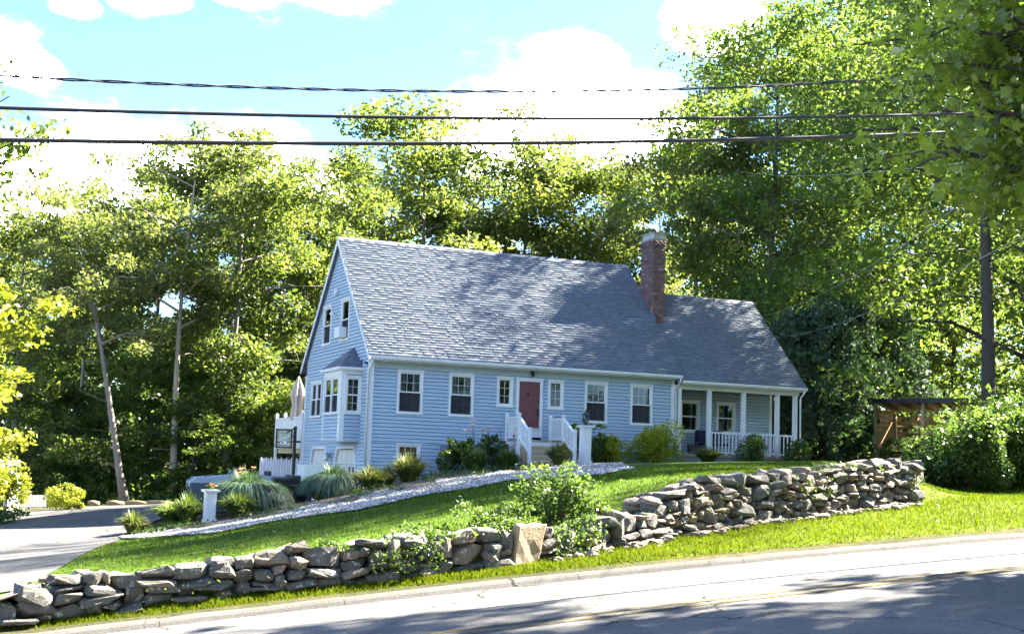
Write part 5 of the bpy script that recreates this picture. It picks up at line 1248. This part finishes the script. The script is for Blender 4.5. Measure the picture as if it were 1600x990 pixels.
# big blue-green fountain grasses
tuft(Yat(384, 812, 43.8), 1.40, 1.42, 4200, .011, 'blade_blue', 'large blue green fountain grass right of the flower topped pillar', 51, fountain=True)
tuft(Yat(519, 808, 45.0), 1.12, 1.12, 3800, .011, 'blade_blue', 'large blue green fountain grass below the garage door', 52, fountain=True)
for (x, y, Y, rad, h, n, leaf, lb, sd) in [
    (207, 832, 41, .42, .62, 260, 'blade_olive', 'small spiky grass clump at the driveway corner', 61), (268, 822, 43, .62, .62, 420, 'blade_green', 'leafy daylily clump second from the driveway corner', 62),
    (292, 828, 42, .50, .85, 340, 'blade_green', 'tall green daylily clump left of the flower topped pillar', 63), (372, 822, 42, .60, .70, 330, 'blade_green', 'green daylily clump before the first fountain grass', 64),
    (437, 806, 44, .30, .34, 240, 'blade_olive', 'small bright green tuft between the two fountain grasses', 65), (381, 822, 41.5, .28, .32, 220, 'blade_olive', 'small bright tuft at the foot of the first fountain grass', 66), (498, 806, 44.3, .32, .22, 200, 'blade_olive', 'low yellow green tuft before the second fountain grass', 67),
    (578, 802, 45.2, .75, .72, 420, 'blade_olive', 'arching olive grass clump at the left house corner', 68), (637, 780, 46.0, .70, .90, 420, 'blade_olive', 'arching olive grass below the basement window', 69), (606, 760, 46.8, .36, .62, 220, 'blade_olive', 'thin olive grass left of the basement window', 70),
    (745, 759, 46.4, .42, .75, 360, 'blade_green', 'upright green daylily clump under the pale flowers', 71), (792, 750, 46.2, .48, .66, 420, 'blade_green', 'green daylily clump left of the entry steps', 72), (873, 739, 46.2, .46, .78, 420, 'blade_olive', 'olive grass clump in front of the entry steps', 73),
    (1106, 733, 50.5, .55, .55, 330, 'blade_olive', 'low grassy clump before the porch railing', 74)]:
    rad *= 1.3; h *= 1.15; n = int(n*1.3)
    o = tuft(Yat(x, y, Y), rad, h, n, .014 if leaf != 'blade_olive' else .011, leaf, lb, sd, 'daylily' if leaf == 'blade_green' else 'ornamental grass', arch=.75, name='daylily' if leaf == 'blade_green' else 'grass_clump')
    if sd == 71: flowers(o, 9, .55, 1.3, 1.75, 'petal_pale', 171, .11)
    if sd == 72: flowers(o, 5, .55, 1.0, 1.7, 'petal_pale', 172, .09)
fp = empty('flower_planting', Vector(pl2.location)+Vector((0, 0, 1.04)), 0, 'orange flowers planted on top of the white driveway pillar', 'flowers')
npobj('foliage', shrub_mesh(81, .2, .2, .16, 120, .07, 'leaf_shrub', 4), fp); flowers(fp, 8, .18, .08, .2, 'petal_orange', 82, .06, False)
fl = empty('daylily_flowers', Yat(382, 812, 44.4), 0, 'orange daylily blooms standing behind the first fountain grass', 'daylily'); npobj('blades', blades_mesh(83, .5, .9, 160, .014, 'blade_green'), fl); flowers(fl, 11, .6, 1.15, 1.45, 'petal_orange', 84, .10)
pt = empty('hanging_flowers', HO+DV*5.28+NV*(-.85)+np.array([0, 0, -.78]), YAW, 'small pot of orange flowers at the left edge of the landing', 'flower pot'); MB().lathe([(.07, 0), (.1, .14), (.11, .15)], 10).build('pot', 'tread_wood', pt); npobj('foliage', shrub_mesh(85, .16, .16, .2, 80, .06, 'leaf_shrub', 3), pt, (0, 0, .1)); flowers(pt, 5, .14, .2, .3, 'petal_orange', 86, .06, False)
# low ground cover between the clumps at the back of the bed
r = np.random.default_rng(88); n = 9000; iu = r.uniform(0, GS.shape[0]-1.001, n); iv = r.uniform(0, GS.shape[1]-1.001, n); a0, b0 = iu.astype(int), iv.astype(int); q = GS[a0, b0]+r.normal(0, .08, (n, 2))
kk = (np.sin(q[:, 0]*2.1)+np.sin(q[:, 1]*3.3+1)+r.normal(0, .5, n)) > .3; q = q[kk]; C = q[:, :1]*DV+q[:, 1:]*NV; C[:, 2] = T(q[:, 0], q[:, 1])+.04+r.uniform(0, .16, len(q)); V, F = leaves(C, .07, r, .5)
tag(npobj('ground_cover', npmesh('ground_cover', V, F, 'leaf_shrub', np.clip(r.normal(.5, .2, len(q)), 0, 1))), 'low leafy ground cover at the back of the pebble bed', 'ground cover', kind='stuff')
# foundation shrubs
shrub('rhododendron', near(3.05, -1.0), .75, .65, 1.25, 1300, .13, 'leaf_shrub', 'loose leafy rhododendron right of the basement window', seed=91, lobes=12, group='shrubs along the house front')
shrub('rhododendron', near(4.50, -.9), .45, .4, 1.25, 330, .12, 'leaf_shrub', 'tall thin leafy shrub left of the entry steps', seed=92, lobes=10, group='shrubs along the house front')
shrub('leafy_shrub', near(7.75, -1.5), .8, .65, 1.65, 2200, .11, 'leaf_shrub', 'dark green shrub right behind the lantern pillar', seed=93, lobes=11, group='shrubs along the house front')
shrub('yellow_shrub', near(8.75, -1.35), .84, .78, 1.25, 6000, .07, 'leaf_yellow_shrub', 'rounded yellow green shrub below the fourth window', seed=94, lobes=14, group='shrubs along the house front')
shrub('yellow_shrub', near(10.75, -1.25), 1.05, .9, 1.55, 8000, .075, 'leaf_yellow_shrub', 'largest yellow green shrub, below the last front window', seed=95, lobes=15, group='shrubs along the house front')
shrub('hydrangea', near(15.3, -.95), .85, .7, 1.25, 1900, .10, 'leaf_shrub', 'dark hydrangea before the second porch railing', seed=96, lobes=9, group='shrubs along the house front')
shrub('hydrangea', near(17.3, -.75), .85, .7, 1.2, 1800, .10, 'leaf_shrub', 'dark leafy hydrangea at the right porch corner', seed=97, lobes=9, group='shrubs along the house front')
# left shrubs
shrub('golden_shrub', Yat(104, 797, 53.), .86, .8, .98, 3800, .08, 'leaf_gold', 'rounded golden yellow shrub beyond the driveway', seed=98, lobes=13)
shrub('golden_bush', Yat(5, 800, 48.), 1.0, 1.0, 2.6, 3000, .13, 'leaf_gold', 'bright yellow green bush at the left edge above the white shed', seed=99, lobes=14)
shrub('leafy_shrub', Yat(0, 822, 46.), .9, .8, .55, 900, .09, 'leaf_shrub', 'low green shrub at the left edge beside the driveway', seed=100)
# shrubs along the wall top
def walltop(x, dp=.35): 
    p = 17.5
    for _ in range(5): s, _p, z = onp(x, 840, p); p = float(pw(s))+dp
    return Vector(W(s, p, T1(s, p)))
shrub('wall_shrub', walltop(868, .75), .62, .55, .98, 4200, .05, 'leaf_shrub', 'tall bushy viburnum rising from the middle of the stone wall', seed=101, lobes=16)
shrub('wall_shrub', walltop(770, .75), .62, .5, .55, 3000, .045, 'leaf_shrub', 'spreading bush on the stone wall left of the tall viburnum', seed=102, lobes=13)
shrub('wall_shrub', walltop(925, .55), .34, .3, .36, 900, .045, 'leaf_shrub', 'small leafy bush on the wall just right of the tall viburnum', seed=103, lobes=7)
shrub('wall_shrub', walltop(680, .7), .55, .35, .30, 1500, .04, 'leaf_shrub', 'low bush on the wall top left of the spreading bush', seed=104, lobes=9)
# trailing weeds on the wall
r = np.random.default_rng(120); n = 24000; a = np.concatenate([r.uniform(5.0, LF*.56, int(n*.55)), r.uniform(0, LF, int(n*.12)), r.uniform(LF*.72, LT, n-int(n*.55)-int(n*.12))])
wq = np.array([wp(v) for v in a]); lump = .5+.55*np.sin(a*3.1)*np.sin(a*1.3+1); dd = np.abs(r.normal(.45, .22, n)); face = (r.random(n) < .16) & (np.sin(a*2.3+.5) > .45); dd = np.where(face, r.normal(-.06, .07, n), dd); S = wq[:, 0]; P = wq[:, 1]+dd
Z = np.where(a < LF, wtop(S), np.array([wbase(v)+wheight(v) for v in a]))-.08+r.uniform(0, .22, n)*lump+np.where((a < LF*.56) & (a > 5), .03, -.05)
Z = np.where(face, Z-r.uniform(.05, .38, n), Z); C = S[:, None]*DV+P[:, None]*NV; C[:, 2] = Z; V, F = leaves(C, .045, r, .5)
tag(npobj('wall_weeds', npmesh('wall_weeds', V, F, 'leaf_shrub', np.clip(r.normal(.6, .2, n), 0, 1))), 'low weeds and creepers growing along the stone wall top', 'weeds', kind='stuff')
# hanging weeds at some places in the wall face
# big bush at the right end of the wall
bb0 = W(*onp(1525, 788, 20.6)[:2], 0); sB_ = onp(1525, 788, 21.0)
def bigbush(x, y, p, rx, ry, h, n, sd, label, leaf='leaf_shrub', ls=.075):
    s, p_, z = onp(x, y, p); return shrub('overgrown_bush', Vector(W(s, p_, T1(s, p_)-.05)), rx, ry, h, n, ls, leaf, label, 'bush', 'overgrown bushes at the wall end', sd, 22)
bigbush(1510, 790, 21.4, 1.0, .95, 1.75, 14000, 131, 'overgrown leafy bush covering the right end of the stone wall')
bigbush(1585, 790, 21.6, 1.2, 1.1, 2.05, 14000, 132, 'tall overgrown bush at the right picture edge behind the verge')
bigbush(1690, 780, 21.6, 1.1, 1.0, 1.7, 5000, 133, 'overgrown bush past the right picture edge')
bigbush(1450, 770, 22.6, .62, .6, 1.0, 5000, 134, 'drooping leafy bush hanging over the wall corner before the shed')
# dry branch by the porch downspout
# ------------------------------------------------------------------ trees
PROTO = {}
def proto(k, **kw): PROTO[k] = (make_tree(**kw), kw.get('h', 20.))
proto('a', seed=1, h=20, cr_=5.0, base=.20, nlimb=18, nleaf=26000, lsize=.235, clr=1.5, leaf='leaf_wood', barkm='bark_grey')
proto('b', seed=2, h=20, cr_=4.6, base=.15, nlimb=19, nleaf=26000, lsize=.235, leaf='leaf_wood', barkm='bark_grey', clr=1.45)
proto('c', seed=3, h=20, cr_=4.2, base=.45, nlimb=12, nleaf=13000, lsize=.21, leaf='leaf_airy', barkm='bark_pale', clr=1.1, tr=.22)
proto('d', seed=4, h=20, cr_=5.6, base=.10, nlimb=22, nleaf=36000, lsize=.19, leaf='leaf_dark', barkm='bark_dark', clr=1.55, sub=5, low=6)
proto('e', seed=5, h=20, cr_=6.0, base=.12, nlimb=22, nleaf=36000, lsize=.19, leaf='leaf_dark', barkm='bark_dark', clr=1.55, sub=5, low=5)
proto('h', seed=15, h=25, cr_=5.8, base=.54, nlimb=20, nleaf=26000, lsize=.22, leaf='leaf_dark', barkm='bark_dark', clr=1.6, sub=5)  # unseen tree, crown kept high to shade the porch roof, not the shed
proto('o', seed=16, h=16, cr_=4.2, base=.40, nlimb=14, nleaf=15000, lsize=.24, leaf='leaf_wood', barkm='bark_dark', clr=1.25, lean=(5.2, 0), tr=.22)  # unseen tree, leaned so that its crown shades the road
proto('n', seed=14, h=20, cr_=5.6, base=.36, nlimb=22, nleaf=46000, lsize=.15, leaf='leaf_dark', barkm='bark_dark', clr=1.5, sub=5)
proto('l', seed=6, h=20, cr_=4.4, base=.50, nlimb=13, nleaf=15000, lsize=.21, leaf='leaf_airy', barkm='bark_grey', clr=1.1, lean=(-4.2, .5), tr=.24)
proto('u', seed=7, h=6, cr_=2.3, base=.12, nlimb=12, nleaf=5500, lsize=.20, leaf='leaf_dark', barkm='bark_dark', clr=.7, low=14, tr=.07)
proto('g', seed=8, h=8, cr_=2.6, base=.2, nlimb=12, nleaf=8000, lsize=.20, leaf='leaf_gold', barkm='bark_grey', clr=.8, tr=.12)
proto('y', seed=9, h=20, cr_=4.6, base=.25, nlimb=16, nleaf=15000, lsize=.28, leaf='leaf_gold', barkm='bark_dark', clr=1.15)
used = set()
def tree(k, x, Y, top, label, name='deciduous_tree', group='trees of the wood', rz=None, wide=1., ybase=None, cat='tree'):
    (cm, tm), h0 = PROTO[k]
    q = onY(x, 780, Y); base = Vector(W(q[0], q[1], T1(q[0], q[1]))); zt = onY(x, top, Y)[2]; sc = (zt-base.z)/h0
    o = empty(name, base, random.uniform(0, 6.28) if rz is None else rz, label, cat, group); w = sc**.6*wide; o.scale = (w, w, sc)
    npobj('crown', cm, o); npobj('trunk', tm, o); return o
tree('l', 195, 62, 300, 'leaning grey tree at the driveway end with bare lower trunk', rz=0.)
for a_ in [('c', 268, 66, 205, 'tall straight pale trunked tree right of the leaning tree'), ('b', 350, 68, 235, 'tall forked tree left of the deck'), ('c', 120, 72, 310, 'thin airy tree between the leaning tree and the yellow shrub'), ('a', 15, 66, 315, 'full tree at the left edge behind the white shed'),
    ('a', 430, 74, 268, 'rounded tree above the picket fence'), ('b', 495, 80, 300, 'dense tree just left of the gable peak'), ('a', 225, 84, 285, 'deeper wood tree behind the pale trunked tree'), ('b', 320, 90, 215, 'tallest tree at the back of the left wood'), ('d', 80, 84, 330, 'dark tree deep in the wood above the yellow shrub'), ('d', 395, 86, 300, 'dark tree deep in the wood left of the deck umbrella'),
    ('a', 650, 84, 195, 'tall bright tree rising behind the left end of the roof ridge', 1.25), ('b', 575, 90, 260, 'tree behind the gable peak'), ('b', 735, 92, 240, 'tree behind the ridge, right of the tall bright tree'), ('a', 805, 88, 226, 'rounded tree behind the middle of the ridge'), ('b', 880, 92, 242, 'tree behind the ridge left of the chimney'), ('a', 955, 90, 250, 'tree just left of the chimney top'), ('c', 1025, 84, 262, 'pale airy tree right behind the chimney'),
    ('c', 1085, 80, 95, 'tall thin airy tree at the left edge of the dark trees'), ('b', 1100, 94, 250, 'tree behind the porch roof ridge'),
    ('d', 1200, 67, 0, 'tall dark tree directly right of the chimney', 1.0), ('e', 1290, 67, 55, 'tall dark maple above the arborvitae row'), ('d', 1445, 77, -60, 'tall dark maple above the open shed'), ('n', 1545, 44, -260, 'dark trunked tree behind the overgrown bush at the right'), ('y', 1615, 88, 150, 'bright yellow green tree at the right edge'), ('y', 1490, 80, 300, 'sunlit yellow green tree far behind the shed'), ('d', 1250, 78, 60, 'dark tree behind the porch roof end'), ('e', 1375, 82, 0, 'dark tree far behind the arborvitae row'), ('b', 1150, 74, 210, 'mid height tree above the porch roof ridge')]:
    tree(a_[0], a_[1], a_[2], a_[3], a_[4], wide=a_[5] if len(a_) > 5 else 1.)
# unseen trees added past the right edge to shade lawn, road and porch roof
for (s, p, h, k, lb) in [(19.5, 5.5, 13, 'a', 'unseen roadside tree past the right edge, added on the near side to shade the road'), (38, 30.5, 22, 'e', 'unseen tree past the right edge added to shade the lawn, nearest the road'), (40, 33, 24, 'd', 'unseen tree past the right edge added to shade the lawn, second from the road'), (41, 42, 24, 'e', 'unseen tree past the right edge added to shade the lawn, third from the road'), (50, 50.5, 25, 'h', 'unseen high crowned tree beyond the shed, added to shade the porch roof'), (58, 40, 22, 'e', 'unseen tree past the right edge added to shade the lawn, farthest uphill')]:
    (cm, tm), h0 = PROTO[k]; o = empty('deciduous_tree', W(s, p, T1(s, p)), random.uniform(0, 6), lb, 'tree', 'unseen trees added for shade'); o.scale = (h/h0,)*3; npobj('crown', cm, o); npobj('trunk', tm, o)
for (s, p, h, lb) in [(25, 8.1, 17, 'unseen roadside tree leaning out, added to shade the road, taller one'), (20.5, 8.0, 15, 'unseen roadside tree leaning out, added to shade the road, shorter one')]:
    (cm, tm), h0 = PROTO['o']; o = empty('deciduous_tree', W(s, p, T1(s, p)), YAW+math.pi/2, lb, 'tree', 'unseen trees added for shade'); o.scale = (h/h0,)*3; npobj('crown', cm, o); npobj('trunk', tm, o)
# understory saplings
us = [(40, 64, 640), (95, 68, 600), (150, 70, 620), (235, 68, 610), (300, 66, 640), (375, 68, 630), (330, 74, 580), (430, 70, 600), (60, 76, 560), (180, 78, 560), (275, 80, 560), (400, 78, 570), (470, 76, 560), (1290, 76, 560), (1340, 76, 600), (1445, 84, 590), (1530, 80, 560), (1600, 56, 590), (1410, 80, 540)]
SAPL = ['dark leafy sapling behind the low grey fence', 'dark sapling rising behind the golden shrub', 'dark sapling just left of the leaning tree trunk', 'dark sapling between the leaning trunk and the pale straight trunk', 'dark sapling between the pale straight trunk and the forked tree', 'dark sapling right of the forked tree trunk', 'paler sapling deep behind the forked tree trunk', 'dark sapling behind the picket fence', 'dark sapling deep in the wood above the low grey fence', 'dark sapling deep in the wood behind the leaning trunk', 'dark sapling deep in the wood behind the pale straight trunk', 'dark sapling deep in the wood left of the umbrella', 'dark sapling right behind the raised deck',
        'dark sapling in shade behind the second arborvitae', 'dark sapling in shade left behind the shed', 'dark sapling in deep shade behind the shed roof', 'dark sapling behind the overgrown bush, right of the shed', 'dark sapling at the right edge above the overgrown bush', 'dark sapling farthest back beyond the shed']
for i, (x, Y, top) in enumerate(us):
    side = 'left wood' if x < 700 else 'right wood'; lab = SAPL[i]
    tree('u', x, Y, top, lab, 'sapling', 'dark saplings in the %s' % side, wide=1.2)
tree('g', -108, 45, 420, 'bright yellow green tree leaning in at the left edge', 'golden_tree', None, wide=1.05)
# arborvitae row
def conifer(seed, h=8., rad=1.5, n=9000):
    r = np.random.default_rng(seed); m = n//26; pts = []; outs = []; tn = []
    for i in range(n//60):
        z = h*r.uniform(.02, .97)**.9; q = rad*(1-(z/h)**1.6)*r.uniform(.55, 1.1)+.1; an = r.uniform(0, 6.28); c = np.array([math.cos(an)*q, math.sin(an)*q, z])
        k = 60; t_ = r.uniform(0, 1, k); d = np.array([math.cos(an), math.sin(an), .0])
        p = c+d*(t_*.55)[:, None]+np.array([0, 0, -1])*(t_**1.5*.7)[:, None]+r.normal(0, .13, (k, 3)); pts.append(p); outs.append(np.tile(d*2, (k, 1))); tn.append(np.clip(r.normal(r.uniform(.3, .65), .15, k), 0, 1))
    C = np.concatenate(pts); V, F = leaves(C, .20, r, .0, droop=.9, out=np.concatenate(outs)); mb = MB(); mb.tube([(0, 0, -.2), (.05, 0, h*.5), (0, 0, h*.95)], [.16, .1, .02], 7)
    return npmesh('foliage', V, F, 'leaf_conifer', np.concatenate(tn)), mb.mesh('trunk', 'bark_dark', True)
cf = [conifer(i) for i in (1, 2)]
for i, (x, Y, top, lb) in enumerate([(1235, 60, 478, 'arborvitae just beyond the porch roof end, first of the row'), (1285, 60, 462, 'second arborvitae of the row right of the porch'), (1322, 63, 450, 'third arborvitae of the row, left of the shed'), (1395, 66.5, 470, 'last arborvitae of the row, behind the shed')]):
    q = onY(x, 715, Y); b = Vector(W(q[0], q[1], T1(q[0], q[1]))); h = onY(x, top, Y)[2]-b.z
    o = empty('arborvitae', b, i*1.3, lb, 'evergreen', 'arborvitae row beside the house'); o.scale = (1.25, 1.25, h/8.); npobj('foliage', cf[i % 2][0], o); npobj('trunk', cf[i % 2][1], o)
# the wood on the other side of the road, mirrored in the front windows
for i, (s, p, h, k) in enumerate([(-34, -30, 24, 'e'), (-24, -26, 22, 'd'), (-14, -30, 24, 'e'), (-5, -26, 22, 'd'), (4, -30, 24, 'e'), (13, -26, 22, 'd'), (22, -30, 24, 'e'), (31, -26, 22, 'd'), (40, -30, 24, 'e'), (50, -27, 24, 'd')]):
    (cm, tm), h0 = PROTO[k]; o = empty('deciduous_tree', W(s, p, T1(s, p)), i*1.7, 'tree across the road, seen only as a reflection in the windows', 'tree', 'trees across the road'); o.scale = (1.15*h/h0, 1.15*h/h0, h/h0); npobj('crown', cm, o); npobj('trunk', tm, o)
# far wood behind everything
r = np.random.default_rng(140); n = 80000; xs = r.uniform(-500, 2100, n); Ys = r.uniform(105, 135, n); hmax = 13+4*np.sin(xs*.013)+3*np.sin(xs*.041+1); hz = r.uniform(0, 1, n)**.85*hmax
cxy = (xs-800)/FPX*Ys; C = np.stack([cxy, Ys, np.zeros(n)], 1); S = C@DV; P = C@NV; C[:, 2] = T(S, P)+hz; V, F = leaves(C, .55, r, .3)
tag(npobj('distant_wood', npmesh('distant_wood', V, F, 'leaf_wood', np.clip(r.normal(.45, .22, n), 0, 1))), 'dense far wood closing the view behind all the nearer trees', 'woodland', kind='stuff')
# undergrowth at the wood edge
n = 26000; xs = r.uniform(-150, 480, n); Ys = r.uniform(63, 80, n); k = r.random(n) < .3; xs[k] = r.uniform(1240, 1650, k.sum()); Ys[k] = r.uniform(58, 78, k.sum())
C = np.stack([(xs-800)/FPX*Ys, Ys, np.zeros(n)], 1); S = C@DV; P = C@NV; C[:, 2] = T(S, P)+r.uniform(0, 1, n)**1.7*(1.1+.7*np.sin(xs*.09)); V, F = leaves(C, .17, r, .4)
tag(npobj('undergrowth', npmesh('undergrowth', V, F, 'leaf_dark', np.clip(r.normal(.4, .25, n), 0, 1))), 'dark undergrowth on the woodland floor under the trees', 'undergrowth', kind='stuff')

# ------------------------------------------------------------------ near maple at the right, oak branch at the left edge
def near_tree(name, base, h, tips, leaf, shape, n_per, ls, clr, label, barkm='bark_dark', tr=.22, seed=1):
    r = np.random.default_rng(seed); o = empty(name, base, 0, label, 'tree'); b = Vector(base); mb = MB()
    top = Vector((0, 0, h)); mb.tube([(0, 0, -.3), (.1, .05, h*.35), (-.05, .1, h*.7), (0, 0, h)], [tr*1.2, tr, tr*.7, tr*.3], 9)
    pts = []; tn = []
    for tp in tips:
        tp = np.array(tp)-np.array(b); z0 = max(h*.25, min(h*.85, tp[2]*.8)); a0 = np.array([0, 0, z0]); mid = (a0+tp)/2+np.array([0, 0, .3])+r.normal(0, .12, 3)
        mb.tube([a0, mid, tp], [tr*.3, tr*.16, .012], 6, False)
        for j in range(9):
            q = r.uniform(.3, 1.05); p = (1-q)**2*a0+2*q*(1-q)*mid+q*q*tp; e = p+r.normal(0, clr*.55, 3)*np.array([1, 1, .7]); mb.tube([p, (p+e)/2+np.array([0, 0, .05]), e], [.02, .012, .005], 4, False)
            pts.append(clump(e, clr*r.uniform(.45, .8), n_per//9, r, .75)); tn.append(np.clip(r.normal(r.uniform(.35, .65), .2, n_per//9), 0, 1))
    C = np.concatenate(pts); V, F = leaves(C, ls, r, .55, shape, droop=.5)
    npobj('crown', npmesh('crown', V, F, leaf, np.concatenate(tn)), o); npobj('trunk', mb.mesh('trunk', barkm, True), o); return o
r = np.random.default_rng(150)
def PY(x, y, Y): return W(*onY(x, y, Y))
mt = [PY(x, y, Y) for x, y, Y in [(1465, 225, 12.5), (1480, 120, 12.5), (1500, 40, 12.2), (1540, 170, 12.0), (1560, 90, 12.8), (1585, 30, 12.0), (1590, 200, 12.4), (1640, 120, 12.), (1650, 260, 12.5), (1680, 20, 12.5), (1740, 180, 12.), (1560, -60, 12.5), (1640, -100, 12.), (1760, -80, 13.), (1850, 60, 12.5), (1850, 200, 12.), (1720, -220, 13), (1850, -200, 12.5), (1500, -90, 12.6)]]
q = onY(1790, 900, 12.4)
near_tree('maple_tree', W(q[0], q[1], T1(q[0], q[1])), 7.2, mt, 'leaf_maple', LEAF_MAPLE, 560, .088, .75, 'maple with large bright leaves reaching in at the top right', seed=151)
ot = [PY(x, y, 30.) for x, y in [(15, 150), (40, 215), (10, 250), (-30, 180), (-60, 260), (-100, 120), (-80, 330), (-130, 220), (20, 235), (-40, 100), (-150, 60), (-200, 160)]]
q = onY(-190, 850, 30.)
near_tree('oak_tree', W(q[0], q[1], T1(q[0], q[1])), 10.5, ot, 'leaf_dark', LEAF_DIAMOND, 520, .16, .8, 'oak whose dark outer twigs show at the upper left edge', seed=152)

# ------------------------------------------------------------------ overhead cables
def cable(pts, p, rad, label, name='utility_cable', mat='cable_rubber', twist=False, cat='cable', ext=True):
    q = np.array([onp(x, y, p) for x, y in pts]); c = np.polyfit(q[:, 0], q[:, 2], 2); lo, hi = (q[0, 0]-9, q[-1, 0]+9) if ext else (q[0, 0], q[-1, 0])
    ss_ = np.linspace(lo, hi, 120); P = [W(s, p, np.polyval(c, s)) for s in ss_]
    mb = MB()
    if twist:
        for ph in (0, math.pi):
            mb.tube([W(s, p+rad*.8*math.cos(s*7+ph), np.polyval(c, s)+rad*.8*math.sin(s*7+ph)) for s in np.linspace(lo, hi, 500)], rad*.75, 5)
    else: mb.tube(P, rad, 8)
    o = mb.build(name, mat, None, True); tag(o, label, cat, 'cables strung along the road'); return o
CP = 15.0
cable([(0, 119), (300, 132), (640, 143), (800, 144), (1000, 141), (1250, 131), (1480, 117)], CP, .014, 'highest and thinnest twisted cable over the road', twist=True)
cable([(0, 168), (300, 177), (600, 184), (850, 186), (1100, 184), (1350, 181), (1600, 175)], CP, .022, 'middle black cable of the three over the road')
cable([(0, 218), (300, 222), (600, 226), (800, 225), (1050, 219), (1300, 212), (1570, 204)], CP, .027, 'lowest and thickest black cable over the road')
def span(A, B, sag, rad, label):
    A = np.array(A); B = np.array(B); P = [A+(B-A)*f-np.array([0, 0, sag*4*f*(1-f)]) for f in np.linspace(0, 1, 30)]
    tag(MB().tube(P, rad, 5).build('service_wire', 'wire_grey', None, True), label, 'wire', 'service wires to the house')
eA = HO+DV*(EL_U-.1)+NV*2.9+np.array([0, 0, 4.95]); span(eA, PY(1640, 215, 18.), .5, .007, 'upper service wire running from the porch roof end to the road')
span(HO+DV*(EL_U+.1)+NV*2.0+np.array([0, 0, 4.0]), PY(1640, 345, 19.), .4, .006, 'lower service wire running from the porch roof edge to the road')
span(PY(1150, 266, 63.), PY(1640, 236, 17.), .3, .006, 'thin pale wire crossing the dark trees below the cables')
print('clapboards', NCLAP[0], 'stones', len(stones), 'kerb/house check', WB[0], WB[-1])
